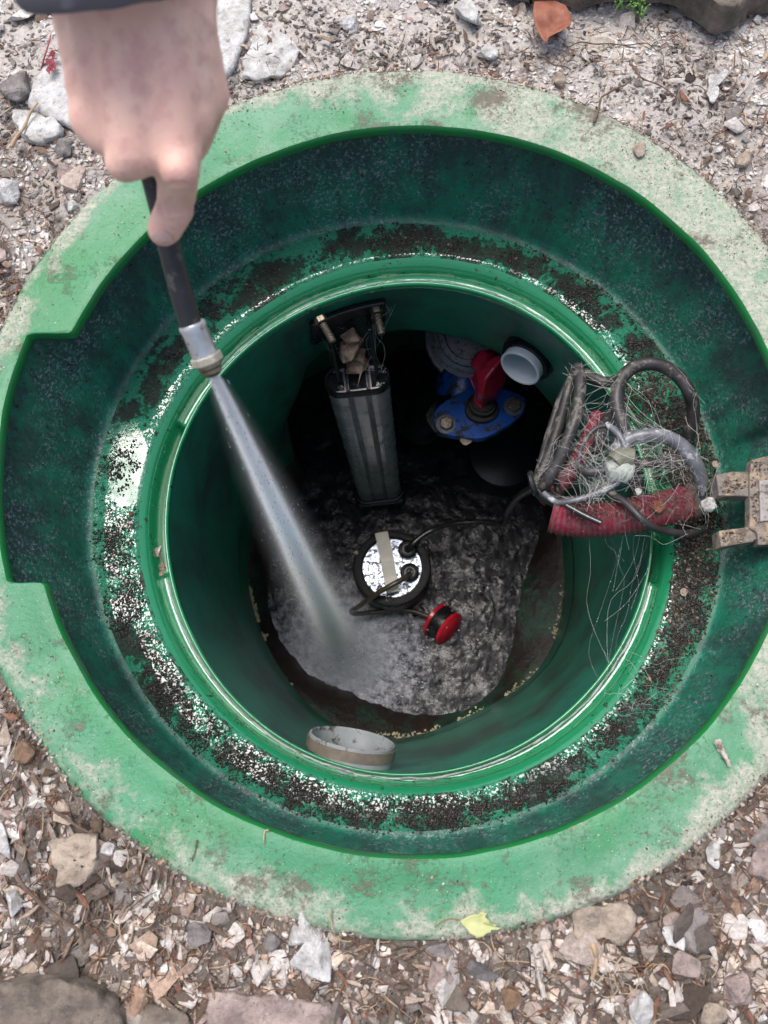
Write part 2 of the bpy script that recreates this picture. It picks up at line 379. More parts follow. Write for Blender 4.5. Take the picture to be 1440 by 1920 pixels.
# shaft wall with the arched pocket at the far side
def rwall(t):   # t 0..1 lip->seam
    k = t ** .9
    return (rLip + .001) * (1 - k) + rSeam * k
def wall_hit(px, py):
    for z in np.arange(-.20, -1.0, -.004):
        p = P(px, py, z); th = math.atan2(p[1], p[0]); t = (z - ZLIP) / (ZSEAM - ZLIP)
        if np.hypot(p[0], p[1]) <= at(rwall(t), th): continue
        # ray moves inwards with depth on the far side: keep the last z outside
        last = (th, z)
        res = last
        for z2 in np.arange(z, -1.0, -.002):
            p = P(px, py, z2); th = math.atan2(p[1], p[0]); t = (z2 - ZLIP) / (ZSEAM - ZLIP)
            if np.hypot(p[0], p[1]) <= at(rwall(t), th): return (th, z2)
        return res
    return None
arch_px = [(560,735),(575,690),(605,662),(650,640),(720,624),(765,618),(810,622),(862,633),(915,650),(960,680),(1005,725),(1039,766),(1056,810)]
# camera rays travel from the axis side outwards: find where each crosses the wall
def wall_cross(px, py):
    prev = None
    for z in np.arange(-.182, -1.0, -.003):
        p = P(px, py, z); th = math.atan2(p[1], p[0]); t = (z - ZLIP) / (ZSEAM - ZLIP)
        s = np.hypot(p[0], p[1]) - at(rwall(t), th)
        if prev is not None and prev[0] < 0 <= s: return (th, z)
        prev = (s, th, z)
    return None
AH = [h for h in (wall_cross(*p) for p in arch_px) if h]
AH.sort(key=lambda h: -h[0])
ath = np.array([h[0] for h in AH])[::-1]; azz = np.array([h[1] for h in AH])[::-1]
print('arch', [(round(math.degrees(a)), round(z, 2)) for a, z in AH], 'radii', [round(float(a.mean()), 3) for a in (rB, rO, rL, rE, rLip, rSeam, rW)], 'notch', rnotch)
zarch = np.interp(TH, ath, azz, left=-.75, right=-.75)
edgefade = sstep(ath[0] - .10, ath[0] + .02, TH) * (1 - sstep(ath[-1] - .02, ath[-1] + .10, TH))
out = TH < ath[0]; zarch[out] = azz[0] + (-.85 - azz[0]) * np.clip((ath[0] - TH[out]) / .25, 0, 1)
out = TH > ath[-1]; zarch[out] = azz[-1] + (-.85 - azz[-1]) * np.clip((TH[out] - ath[-1]) / .25, 0, 1)
pocket = .15 * edgefade
sk = []
for i in range(26):
    z = ZLIP - .008 + (zarch - ZLIP + .008) * i / 25
    T = (z - ZLIP) / (ZSEAM - ZLIP); k = np.clip(T, 0, 1) ** .9
    sk.append(((rLip + .001) * (1 - k) + rSeam * k, z))
r0, z0 = sk[-1]
sk.append((r0 + np.minimum(.004, pocket), z0 - .004 * edgefade)); sk.append((r0 + pocket * .5, z0 + .002)); sk.append((r0 + pocket * .96, z0 - .004)); 
for i in range(1, 31):
    z = zarch - .012 + (ZSEAM - zarch + .012) * i / 30
    T = (z - ZLIP) / (ZSEAM - ZLIP); k = np.clip(T, 0, 1) ** .9
    sk.append(((rLip + .001) * (1 - k) + rSeam * k + pocket, z))
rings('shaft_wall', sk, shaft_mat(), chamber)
rS2 = rSeam + pocket; rW2 = rW + pocket * .9
fl = [(rS2, ZSEAM)]
for t in np.linspace(.1, 1, 9): fl.append((rS2 + (rW2 - rS2) * t, ZSEAM + (ZWAT - ZSEAM) * (t ** 1.3)))
for t in np.linspace(.1, .98, 10): fl.append((rW2 * (1 - t), ZWAT - .08 * t ** .5))
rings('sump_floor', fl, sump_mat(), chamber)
# cream scum left along the seam between wall and sump floor
def crust(name, pxs, z, amt, mat, parent, size=.003, n=260, jit=.004):
    C = crom([P(x, y, z) for x, y in pxs], 30); mb = MB()
    for _ in range(n):
        i = rng.integers(len(C)); p = C[i] + rng.normal(0, jit, 3) * np.array([1, 1, .3]); s = size * rng.uniform(.3, 1.3)
        if mnoise.noise(Vector(C[i] * 25)) < amt: continue
        V, Fc = ico(0); V = V * np.array([s * rng.uniform(.7, 2), s, s * .5]); a = rng.uniform(0, 6.28); ca, sa = math.cos(a), math.sin(a)
        V = V @ np.array([[ca, sa, 0], [-sa, ca, 0], [0, 0, 1]]) + p + np.array([0, 0, .003]); mb.add(V, Fc)
    return tag(mb.build(name, mat, parent, smooth=True), kind='stuff')
def ico(sub):
    bm_ = bmesh.new(); bmesh.ops.create_icosphere(bm_, subdivisions=sub + 1, radius=1)
    V = np.array([v.co[:] for v in bm_.verts]); Fc = np.array([[v.index for v in f.verts] for f in bm_.faces]); bm_.free(); return V, Fc
cream = simple('dried_scum', (.42, .36, .24), .8)
crust('dried_scum', [(462,1090),(475,1130),(492,1180),(512,1232)], ZSEAM, -.1, cream, chamber, .0035, 120, .003)
crust('dried_scum', [(512,1232),(535,1267),(556,1305)], ZSEAM, .05, cream, chamber, .0018, 50, .003)
crust('dried_scum', [(700,1378),(765,1382),(815,1370),(859,1352),(945,1304),(1009,1259),(1027,1221),(1054,1127),(1068,1045)], ZSEAM, -.05, cream, chamber, .0022, 420, .004)
# pale sealant bead by the lip, the water's white glint put into its colour
sb = G('sealant_glint'); sealm = sb.fin(sb.mix(sb.ramp(sb.noise(60, 4, .7), [(.55, 0), (.7, 1)]), (.30, .36, .37), (.08, .07, .05)), .15, sb.bump(sb.noise(200, 4), .5, .001))
for nm_, a, b in (('a', (322, 1085), (1215, 1090)), ('b', (1085, 655), (395, 720))):
    # run the bead from a to b through the bottom / the top of the ring
    ta, tb = ang(*a, ZLIP), ang(*b, ZLIP)
    if nm_ == 'a': d = (tb - ta) % (2 * math.pi)
    else: d = (tb - ta) % (2 * math.pi)
    n = 260; pts = []; rad = []
    for i in range(n):
        t = ta + d * i / (n - 1); wv = fbm(math.cos(t) * 3, math.sin(t) * 3, 1.5, 4, 3)
        r = at(rLip, t) + at(gap, t) * .21 + .0022 + wv * .0016; z = ZLIP + .0015 - .0045 * (1 if nm_ == 'a' else .8) + .0015
        pts.append((r * math.cos(t), r * math.sin(t), z)); rad.append(max(.0003, .0010 + .0010 * fbm(t * 5, 3.3, 0, 3, 3)))
    V, Fc = tube(pts, rad, 8); MB().add(V, Fc).build('seal_glint_bead', sealm, chamber)

# ------------------------------------------------------------ water in the sump
gx = 300
def wheight(x, y, jx, jy):
    d = math.hypot(x - jx, y - jy); k = math.exp(-(d / .16) ** 2)
    h = fbm(x, y, 0, 16, 3) * .0042 + fbm(x + 3, y, 1, 85, 3) * .0014
    return (h * (1 + 1.2 * k)) * .75 + k * .006 * abs(mnoise.noise(Vector((x * 40, y * 40, 3))))
JET = P(640, 1225, ZWAT)
wn_r = 150; V = []; Fw = []
for i in range(wn_r + 1):
    for k in range(0, NT, 2):
        r = rW2[k] * (i / wn_r) + .012 * (i / wn_r); x, y = r * math.cos(TH[k]), r * math.sin(TH[k])
        V.append((x, y, ZWAT + .003 + wheight(x, y, JET[0], JET[1])))
K = NT // 2
for i in range(wn_r):
    for k in range(K): Fw.append((i * K + k, (i + 1) * K + k, (i + 1) * K + (k + 1) % K, i * K + (k + 1) % K))
g = G('churned_dirty_water'); x, y, z = g.sep()
dx = g.math('SUBTRACT', x, float(JET[0])); dy = g.math('SUBTRACT', y, float(JET[1]))
dist = g.math('SQRT', g.math('ADD', g.math('MULTIPLY', dx, dx), g.math('MULTIPLY', dy, dy)))
foam = g.math('ADD', g.math('MULTIPLY', g.ramp(dist, [(.02, .62), (.12, .36), (.26, .06), (.5, 0)]), .6), g.math('MULTIPLY', g.noise(48, 10, .82), .8))
ff = g.ramp(foam, [(.50, 0), (.74, .9)])
c = g.mix(g.ramp(g.noise(45, 6, .7), [(.35, 0), (.7, 1)]), (.006, .006, .009), (.026, .026, .034)); c = g.mix(ff, c, (.66, .67, .78))
watm = g.fin(c, g.ramp(ff, [(0, .12), (1, .5)]), g.bump(g.noise(140, 5, .7), .8, .0026), IOR=1.22, Coat_Weight=g.math('MULTIPLY', g.ramp(g.noise(30, 5, .7), [(.45, .08), (.58, .85)]), g.math('SUBTRACT', 1.0, g.math('MULTIPLY', ff, .8))), Coat_IOR=1.6, Coat_Roughness=.05)
g.put(g.b.inputs['Coat Normal'], g.bump(g.noise(58, 5, .6, vec=g.mapv(loc=(1, 2, 3))), .9, .0040))
wo = mesh_obj('water', V, np.array(Fw), watm); tag(wo, kind='structure')
# bubbles and flying droplets over the splash
drop = G('water_droplet').fin((.75, .78, .82), .05, Transmission_Weight=.5, IOR=1.33)
mb = MB(); iv, ifc = ico(1)
for _ in range(1100):
    a = rng.uniform(0, 6.28); r = abs(rng.normal(0, .11)); x, y = JET[0] + .05 + r * math.cos(a) * 1.3, JET[1] + r * math.sin(a)
    s = rng.uniform(.0004, .0017); st = rng.uniform(1, 2.5)
    if math.hypot(x, y) > at(rW2, math.atan2(y, x)) * 1.0: continue
    mb.add(iv * np.array([s * st, s, s]) + np.array([x, y, ZWAT + .004 + abs(rng.normal(0, .035))]), ifc)
sp = mb.build('splash_droplets', drop); tag(sp, 'white splash droplets thrown up where the spray hits the dark water', 'splash', kind='stuff')

# ------------------------------------------------------------ ground
def gh(x, y):
    r = math.hypot(x, y); b = -.016 + .004 * sstep(.46, .52, r)
    return b + fbm(x, y, 0, 9, 3) * .007 + fbm(x, y, 5, 60, 3) * .0035
rr = list(np.linspace(0, 1, 60) ** 1.2 * .42) + [.5, .7, 1.1, 1.8, 3, 5, 9]
V = []; K = 360; Fg = []
for i, dr in enumerate(rr):
    for k in range(K):
        r = rO[k * 2] - .006 + dr; x, y = r * math.cos(TH[k * 2]), r * math.sin(TH[k * 2]); V.append((x, y, gh(x, y) if dr < .45 else -.02))
for i in range(len(rr) - 1):
    for k in range(K): Fg.append((i * K + k, (i + 1) * K + k, (i + 1) * K + (k + 1) % K, i * K + (k + 1) % K))
g = G('gravelly_soil'); x, y, z = g.sep()
top = g.ramp(g.math('ADD', y, g.math('MULTIPLY', g.noise(7, 6, .7), .5)), [(.30, 0), (.66, 1)])
c1 = g.mix(g.noise(40, 8, .7), (.095, .072, .060), (.30, .255, .225)); c2 = g.mix(g.noise(60, 8, .7), (.44, .39, .36), (.74, .70, .67))
c = g.mix(top, c1, c2)
c = g.mix(g.ramp(g.noise(25, 8, .75, vec=g.mapv(loc=(4, 0, 0))), [(.54, 0), (.62, .7)]), c, (.085, .065, .055))
c = g.mix(g.ramp(g.noise(420, 4, .7), [(.55, 0), (.7, .8)]), c, (.55, .5, .46))
gm = g.fin(c, .95, g.bump(g.noise(330, 8, .8), .9, .003, g.bump(g.vor(140), .7, .004)))
tag(mesh_obj('ground', V, np.array(Fg), gm), kind='structure')

def hull(n=14, flat=.7):
    bm_ = bmesh.new()
    for _ in range(n):
        v = rng.normal(0, 1, 3); v /= np.linalg.norm(v); v *= rng.uniform(.75, 1); v[2] *= flat; bm_.verts.new(v)
    r = bmesh.ops.convex_hull(bm_, input=bm_.verts)
    bmesh.ops.delete(bm_, geom=[e for e in r['geom_interior'] if isinstance(e, bmesh.types.BMVert)], context='VERTS')
    bmesh.ops.triangulate(bm_, faces=bm_.faces); bm_.verts.index_update()
    V = np.array([v.co[:] for v in bm_.verts]); Fc = np.array([[v.index for v in f.verts] for f in bm_.faces]); bm_.free(); return V, Fc
TPL = [hull(rng.integers(10, 18), rng.uniform(.4, .8)) for _ in range(30)]
PAL = np.array([(.62,.57,.54),(.40,.34,.31),(.27,.22,.19),(.52,.42,.33),(.33,.21,.14),(.18,.125,.095),(.74,.71,.70),(.38,.29,.27),(.10,.072,.058),(.44,.35,.29),(.24,.21,.20),(.46,.28,.17)])
PW = np.array([.11,.15,.13,.12,.07,.09,.04,.08,.08,.08,.04,.01]); PW /= PW.sum()
def scatter(name, pts, sizes, cols, mat, flatten=1., tpl=TPL, embed=.25, tilt=.5, smooth=False):
    Vs, Fs, Cs = [], [], []; n = 0
    for p, s, c in zip(pts, sizes, cols):
        V, Fc = tpl[rng.integers(len(tpl))]
        sc = s * np.array([rng.uniform(.8, 1.25), rng.uniform(.6, 1.), flatten * rng.uniform(.6, 1.)])
        a = rng.uniform(0, 6.28); R = np.array(Matrix.Rotation(a, 3, 'Z') @ Matrix.Rotation(rng.normal(0, tilt), 3, 'X'))
        W = (V * sc) @ R.T + p + np.array([0, 0, s * flatten * (.5 - embed)])
        Vs.append(W); Fs.append(Fc + n); Cs.append(np.tile(c, (len(V), 1))); n += len(V)
    return mesh_obj(name, np.vstack(Vs), np.vstack(Fs), mat, None, smooth, np.vstack(Cs))
g = G('gravel_stone'); a = g.attr('col')
c = g.mix(g.ramp(g.noise(260, 6, .75), [(.35, 0), (.65, 1)]), g.mix(1.0, a, (.62, .58, .55), 'MULTIPLY'), g.mix(1.0, a, (1.12, 1.1, 1.08), 'MULTIPLY'))
c = g.mix(g.ramp(g.noise(70, 7, .8, vec=g.mapv(loc=(3, 3, 3))), [(.56, 0), (.64, .75)]), c, (.12, .09, .07))
stone_m = g.fin(c, .9, g.bump(g.noise(500, 5, .75), .8, .0012))
def inview(x, y, m=.05):
    q = RC.T @ (np.array([x, y, 0]) - CAM); u, v = 720 + F * q[0] / q[2], 960 + F * q[1] / q[2]; m *= 1740
    return -m < u < 1440 + m and -m < v < 1920 + m
pts, sz, cl = [], [], []
def spread(n, smin, smax, pw=2.2):
    k = 0
    while k < n:
        x, y = rng.uniform(-.62, .62), rng.uniform(-.72, .66)
        r = math.hypot(x, y); ro = at(rO, math.atan2(y, x))
        if r < ro + .002 or not inview(x, y, .07): continue
        tp = y > .2 + .15 * fbm(x, y, 2, 5, 2)
        s = smin + (smax - smin) * rng.random() ** pw
        if tp and rng.random() < .85: s = min(s, .0048) * .9
        if s > .004 and r < ro + s: continue
        i = rng.choice(len(PAL), p=PW); c = PAL[i] * rng.uniform(.8, 1.12)
        pt = fbm(x, y, 3, 13, 3)
        if tp and rng.random() < .55 + pt: c = c * .25 + np.array([.66, .62, .59]) * .75
        dk = fbm(x, y, 7, 11, 3)
        if dk > .05 and rng.random() < .8: c = c * .42
        elif dk < -.12: c = np.minimum(c * 1.25 + .06, .78)
        if s > .006 and rng.random() < .25: c = c * .2 + np.array([.60, .57, .55]) * .8
        pts.append((x, y, gh(x, y))); sz.append(s); c = c * .8 + c.mean() * .2; cl.append(np.minimum(c * 1.08, .75)); k += 1
spread(13000, .0013, .0045); spread(9500, .003, .010, 1.9); spread(620, .009, .022, 1.6)
tag(scatter('gravel', pts, sz, cl, stone_m, .8), 'mixed crushed gravel and stone chips covering the soil around the rim', 'gravel', kind='stuff')
# loose grit strewn over the rim
pts, sz, cl = [], [], []
for _ in range(9500):
    th = rng.uniform(-math.pi, math.pi); ri, ro = at(rIn, th), at(rO, th); t = 1 - .9 * rng.random() ** 2.6
    if fbm(math.cos(th) * 3, math.sin(th) * 3, t * .5, 3, 3) + (.32 if t > .94 else 0) + .12 * math.cos(th - .3) < rng.normal(.12, .05): continue
    r = ri + .008 + (ro - ri - .008) * t
    pts.append((r * math.cos(th), r * math.sin(th), .0006)); sz.append(.0004 + (.0011 + .0016 * (t > .94)) * rng.random() ** 2); cl.append(PAL[rng.integers(len(PAL))] * rng.uniform(.6, 1.1))
tag(scatter('grit', pts, sz, cl, stone_m), 'tiny pale and brown grit grains lying on the green rim', 'grit', kind='stuff')

# black sludge crumbs on the wet ledge
g = G('wet_sludge'); a = g.attr('col')
sludge_m = g.fin(a, .35, g.bump(g.noise(900, 3), .5, .0006), IOR=1.4, Coat_Weight=.6, Coat_Roughness=.06)
icoT = [(lambda V, Fc: (V * (1 + rng.normal(0, .22, (len(V), 1))), Fc))(*ico(0)) for _ in range(20)]
pts, sz, cl = [], [], []
def clump(th, t):
    x, y = math.cos(th), math.sin(th)
    rr_ = .385 - .05 * t
    return fbm(x * 2.2, y * 2.2, t * .5, 3, 4) + .9 * fbm(x * rr_, y * rr_, 4, 75, 3) - .10 - .25 * abs(t - .5)
def ledge_z(t): return ZL - .001 + (ZE - ZL + .001) * t + .0006 * math.sin(t * math.pi)
wash0, wash1 = ang(400, 600, ZL), ang(215, 960, ZL)     # left stretch rinsed clean
k = 0
while k < 26000:
    th = rng.uniform(-math.pi, math.pi); t = rng.beta(2.0, 2.4)
    dgr = math.degrees(th) % 360
    wash = math.exp(-((adiff(th, math.radians(155)) / .38) ** 2)); lower = .16 * math.sin(-th) + .05 * math.cos(th)
    if clump(th, t) + lower - .42 * wash < rng.normal(-.05, .11): 
        if rng.random() > .03: continue
    r = at(rL, th) * (1 - t) + at(rE, th) * t
    pts.append((r * math.cos(th), r * math.sin(th), ledge_z(t) + .0002)); sz.append(.0004 + .0016 * rng.random() ** 3)
    cl.append(np.array([.014, .010, .008]) * rng.uniform(.4, 1.8) if rng.random() < .98 else np.array([.20, .15, .10])); k += 1
tag(scatter('sludge_crumbs', pts, sz, cl, sludge_m, .9, icoT, 0.2, 1.5, True), 'wet black sludge crumbs clumped all round the green ledge', 'sludge', kind='stuff')
# sparse specks on the neck wall, bevel and lip
pts, sz, cl = [], [], []
for _ in range(2600):
    th = rng.uniform(-math.pi, math.pi); t = rng.random()
    if fbm(math.cos(th), math.sin(th), t, 6, 3) < .0: continue
    if rng.random() < .55:
        z = -.020 + (ZL + .023) * t; tt = (z + .020) / (ZL + .023); r = at(rL, th) + .003 + (at(rWT, th) - at(rL, th) - .004) * (1 - tt) ** 1.15 
    else: r = at(rE, th) - at(gap, th) * t * .45; z = ZE - .003 - .016 * t ** 1.3
    pts.append((r * math.cos(th), r * math.sin(th), z)); sz.append(rng.uniform(.0004, .0011)); cl.append(np.array([.02, .015, .01]) if rng.random() < .8 else np.array([.2, .2, .16]))
tag(scatter('wall_specks', pts, sz, cl, sludge_m, .9, icoT, 0, 1.5, True), 'fine dark specks stuck to the green neck wall and the bevel', 'dirt specks', kind='stuff')
# dry brown debris heaped on the right of the ledge by the cables
pts, sz, cl = [], [], []
while len(pts) < 6500:
    u, v = rng.normal(1270, 55), rng.uniform(690, 1330)
    if v > 1040 and rng.random() < .35 + (v - 1040) / 500: continue
    p = P(u, v, ZL); r = math.hypot(p[0], p[1]); th = math.atan2(p[1], p[0])
    t = (at(rL, th) - r) / (at(rL, th) - at(rE, th))
    if t < .02 or t > 1.0: continue
    hp = .022 * math.exp(-((v - 935) / 75) ** 2) * rng.random()
    if 690 < v < 850 and fbm(u, v, 0, .02, 2) < -.08: continue
    pts.append((p[0], p[1], ledge_z(t) + hp)); sz.append(.0007 + .0028 * rng.random() ** 4)
    c = np.array([(.05,.038,.03),(.09,.07,.055),(.16,.13,.11),(.30,.24,.18),(.035,.03,.03)][rng.choice(5, p=[.35,.28,.17,.05,.15])])
    cl.append(c * rng.uniform(.7, 1.3))
for _ in range(500):
    th = ang(1225, rng.uniform(1000, 1090), ZLIP); gz = rng.uniform(.2, .45)
    r = at(rLip, th) + at(gap, th) * gz; pts.append((r * math.cos(th), r * math.sin(th), ZLIP - .026 + rng.uniform(0, .008))); sz.append(rng.uniform(.0006, .002)); cl.append(np.array([.03, .02, .018]) * rng.uniform(.6, 3))
CH = crom([P(1060,972,-.115), P(1110,975,-.112), P(1180,968,-.108), P(1240,955,-.105), P(1292,942,-.10)], 12)
for _ in range(2600):
    q = CH[rng.integers(len(CH))] + rng.normal(0, .004, 3); o_ = abs(rng.normal(.002, .009)); o_ = min(o_, .02)
    pts.append((q[0], q[1] + o_ * rng.choice([1, 1, 1, -1]), q[2] + math.sqrt(max((.0216) ** 2 - o_ ** 2, 0)))); sz.append(.0005 + .0015 * rng.random() ** 3); cl.append(np.array([(.10,.075,.06),(.17,.14,.12),(.05,.04,.033)][rng.integers(3)]) * rng.uniform(.6, 1.3))
for _ in range(3600):
    u, v = rng.uniform(1075, 1260), rng.uniform(715, 905)
    p = P(u, v, ZE); r = math.hypot(p[0], p[1]); th = math.atan2(p[1], p[0]); rl, re_ = at(rLip, th), at(rE, th)
    if r < rl + .004 or r > re_ + .01: continue
    t = (re_ - r) / (re_ - rl); pts.append((p[0], p[1], ZE - .018 * max(t, 0) + rng.uniform(0, .008))); sz.append(.0008 + .0030 * rng.random() ** 3); cl.append(np.array([(.06,.045,.035),(.12,.10,.085),(.03,.025,.022)][rng.integers(3)]) * rng.uniform(.6, 1.3))
tag(scatter('debris_heap', pts, sz, cl, stone_m, .8, TPL, .1, 1.2), 'dry brown crumbly debris heaped on the right side of the ledge', 'debris', kind='stuff')
# pine needles and shredded fibres in the gravel
mb = MB()
def strip(p, a, L, wd, bend, rise=.3):
    n = 5; c = []
    for i in range(n):
        t = i / (n - 1) - .5; aa = a + bend * t; c.append(np.array([p[0] + L * t * math.cos(aa), p[1] + L * t * math.sin(aa), p[2] + .0015 + abs(t) * L * rise * .3]))
    return tube(np.array(c), [wd * .6, wd, wd, wd, wd * .4], 4)
needs = [MB(), MB(), MB()]
for _ in range(2700):
    while True:
        x, y = rng.uniform(-.5, .5), rng.uniform(-.62, .52); r = math.hypot(x, y); ro = at(rO, math.atan2(y, x))
        if r > ro + .004 and inview(x, y, .02): break
    if y > .25 and rng.random() < .6: continue
    V, Fc = strip((x, y, gh(x, y) + .003), rng.uniform(0, 6.28), rng.uniform(.006, .034), rng.uniform(.00022, .0007), rng.normal(0, .8), .25)
    needs[rng.choice(3, p=[.5, .3, .2])].add(V, Fc)
for q, cc, ll in zip(needs, [(.16,.075,.045),(.06,.045,.038),(.42,.32,.22)], ['reddish brown dry pine needles lying in the gravel','dark thin root fibres tangled in the gravel','straw coloured dry stalk bits lying in the gravel']):
    tag(q.build('plant_litter', simple('litter' , cc, .8, .3)), ll, 'plant litter', kind='stuff')

chT = []
for _ in range(14):
    V, Fc = hull(12, .18); chT.append((V * np.array([1.6, .55, 1]), Fc))
pts, sz, cl = [], [], []
while len(pts) < 750:
    x, y = rng.uniform(-.5, .5), rng.uniform(-.62, .52); r = math.hypot(x, y); ro = at(rO, math.atan2(y, x))
    if r < ro + .006 or not inview(x, y, .02): continue
    if y > .22 and rng.random() < .5: continue
    pts.append((x, y, gh(x, y) + .003)); sz.append(.002 + .007 * rng.random() ** 2.6)
    cl.append(np.array([(.30,.22,.17),(.18,.12,.09),(.46,.38,.32),(.58,.54,.50),(.24,.12,.08),(.12,.09,.075)][rng.integers(6)]) * rng.uniform(.7, 1.15))
tag(scatter('wood_chips', pts, sz, cl, stone_m, 1., chT, .0, .35), 'thin bark flakes and wood splinters mixed over the gravel', 'wood chips', kind='stuff')
# ------------------------------------------------------------ separate stones and finds on the ground
def rock_mat(name, col, spot=(.13, .10, .08), rough=.9):
    g = G(name)
    c = g.mix(g.ramp(g.noise(45, 8, .7), [(.38, 0), (.62, 1)]), tuple(v * .55 for v in col), tuple(min(.8, v * 1.15) for v in col))
    c = g.mix(g.ramp(g.noise(130, 8, .8, vec=g.mapv(loc=(2, 2, 2))), [(.56, 0), (.63, .8)]), c, spot)
    return g.fin(c, rough, g.bump(g.noise(240, 8, .75), .9, .003, g.bump(g.noise(50, 6, .65), .8, .008)))
RM = dict(white=rock_mat('pale_limestone', (.78, .75, .72), (.35, .3, .27)), grey=rock_mat('grey_stone', (.30, .27, .26)), beige=rock_mat('beige_stone', (.50, .41, .33)),
          brown=rock_mat('brown_stone', (.30, .19, .12)), pink=rock_mat('pinkish_stone', (.46, .36, .33)), dark=rock_mat('slate_stone', (.19, .18, .18)), rust=rock_mat('rusty_stone', (.22, .085, .05)), tan=rock_mat('tan_slab_stone', (.24, .20, .165)),
          mortar=rock_mat('chalky_mortar', (.80, .76, .72), (.22, .19, .17)), wetrock=rock_mat('wet_brown_stone', (.36, .24, .17), (.05, .035, .03), .2))
def rock(px, py, rpx, col, label, z=None, asp=1., rot=0, flat=.6, name='stone', group=None, cat='stone', n=15, parent=None):
    q = P(px, py, -.005 if z is None else z); zz = q[2] if z is not None else gh(q[0], q[1]) + .004
    q = P(px, py, zz); D = (RC.T @ (q - CAM))[2]; s = rpx * D / F
    V, Fc = hull(n, .8)
    V = V / np.abs(V).max(0)
    bm_ = bmesh.new(); vs = [bm_.verts.new(v) for v in V]; [bm_.faces.new([vs[i] for i in f]) for f in Fc]
    bmesh.ops.bevel(bm_, geom=list(bm_.edges), offset=.07, segments=1, affect='EDGES')
    bmesh.ops.triangulate(bm_, faces=bm_.faces)
    bmesh.ops.subdivide_edges(bm_, edges=bm_.edges, cuts=1)
    bmesh.ops.triangulate(bm_, faces=bm_.faces)
    a = math.radians(rot); R = np.array([[math.cos(a), -math.sin(a), 0], [math.sin(a), math.cos(a), 0], [0, 0, 1]]); off = rng.uniform(0, 50)
    W = []
    for v in bm_.verts:
        p = np.array(v.co[:]); p = p * (1 + .09 * fbm(p[0] + off, p[1], p[2], 2.2, 3)); W.append(R @ (p * np.array([s * asp, s / asp, s * flat])))
    Fc = [[v.index for v in f.verts] for f in bm_.faces]; bm_.free()
    o = mesh_obj(name, W, Fc, RM[col], None, False); o.location = q + np.array([0, 0, s * flat * .35])
    if parent: o.parent = parent
    if label: tag(o, label, cat, group)
    return o
def slab(px, z, h, mat, label, name='stone_slab', cat='stone', rough=.005):
    C = crom([P(x, y, z) for x, y in px], 6, closed=True); cen = C.mean(0); V = []; n = len(C)
    prof = [(1.0, 0), (1.0, h * .6), (.985, h * .9), (.95, h), (.85, h * 1.03), (.7, h * 1.03), (.55, h), (.4, h * 1.04), (.25, h), (.1, h)]
    off = rng.uniform(0, 30)
    for s, zz in prof:
        for p in C:
            q = cen + (p - cen) * s; e = fbm(q[0] + off, q[1], zz, 25, 4) * rough; e2 = fbm(q[0] + off, q[1], zz, 70, 3) * rough * 1.2
            dv = (p - cen); dv[2] = 0; dv /= np.linalg.norm(dv)
            V.append(q + dv * e2 + np.array([0, 0, zz + e]))
    V.append(cen + np.array([0, 0, h])); m = len(prof)
    Fc = [(i * n + k, i * n + (k + 1) % n, (i + 1) * n + (k + 1) % n, (i + 1) * n + k) for i in range(m - 1) for k in range(n)] + [((m - 1) * n + k, (m - 1) * n + (k + 1) % n, m * n) for k in range(n)]
    o = mesh_obj(name, V, Fc, mat, None, True); return tag(o, label, cat)
rock(575, 1741, 34, 'white', 'chunky white stone touching the bottom edge of the green rim', flat=.7)
slab([(1075,1715),(1090,1695),(1140,1690),(1178,1695),(1184,1725),(1160,1765),(1125,1758),(1080,1755)], -.012, .012, RM['beige'], 'flat beige stone wedged against the lower right of the rim', 'stone')
rock(372, 1745, 27, 'grey', 'grey brown stone lower left, just above a broken pale slab'); rock(507, 1772, 25, 'grey', 'angular mid grey stone left of the small white pieces under the chunky white stone')
rock(590, 1800, 42, 'white', 'pale crumbly stone directly below the chunky white stone', asp=1.15, flat=.5)
rock(50, 1411, 22, 'brown', 'smooth rounded brown pebble by the left edge, beside the rim', name='pebble', cat='pebble', n=40)
rock(8, 1577, 30, 'white', 'bright white stone cut by the left frame edge', asp=.8, rot=10)
slab([(95,1580),(140,1568),(190,1566),(192,1610),(170,1652),(125,1660),(108,1625)], -.012, .009, RM['beige'], 'flat tan stone with rusty stains left of the rim', 'stone')
rock(202, 1590, 14, 'white', 'small white chip on the flat tan stone edge'); rock(20, 1697, 28, 'white', 'pale grey white stone at the left edge above the brown slab')
rock(32, 168, 36, 'grey', 'large grey faceted stone at upper left', asp=.95, flat=.8); rock(16, 366, 26, 'white', 'knobbly cream lump at the left edge', n=40, flat=.8)
rock(120, 280, 20, 'grey', 'small grey stone just right of the straw stick'); rock(122, 325, 22, 'pink', 'pinkish stone beside the rim left of the hand')
rock(135, 388, 12, 'white', 'small white pebble between the rim and the dark film', name='pebble', cat='pebble')
rock(1285, 1805, 27, 'pink', 'pink quartz like stone at lower right', asp=1.1); slab([(1278,1700),(1310,1695),(1328,1720),(1322,1765),(1300,1785),(1275,1750)], -.012, .008, RM['grey'], 'flat grey brown stone leaning at lower right', 'stone')
rock(1262, 1752, 24, 'white', 'creamy stone left of the flat grey brown one', asp=.8, rot=20); rock(1337, 1601, 19, 'white', 'white stone beside the lower right rim edge', asp=.7)
slab([(1400,1640),(1415,1590),(1450,1555),(1460,1600),(1445,1640)], -.010, .010, RM['pink'], 'long pale stone cut by the right frame edge', 'stone')
rock(820, 1828, 28, 'pink', 'pinkish beige block below the yellow leaf', flat=.7); rock(828, 1780, 20, 'grey', 'flat grey slate just under the rim and left of the leaf', asp=1.5, flat=.35)
rock(905, 1818, 26, 'dark', 'dark grey slate sliver below the yellow leaf', asp=1.4, rot=-15, flat=.35); rock(1385, 1850, 32, 'pink', 'rust veined stone near the lower right corner', flat=.7)
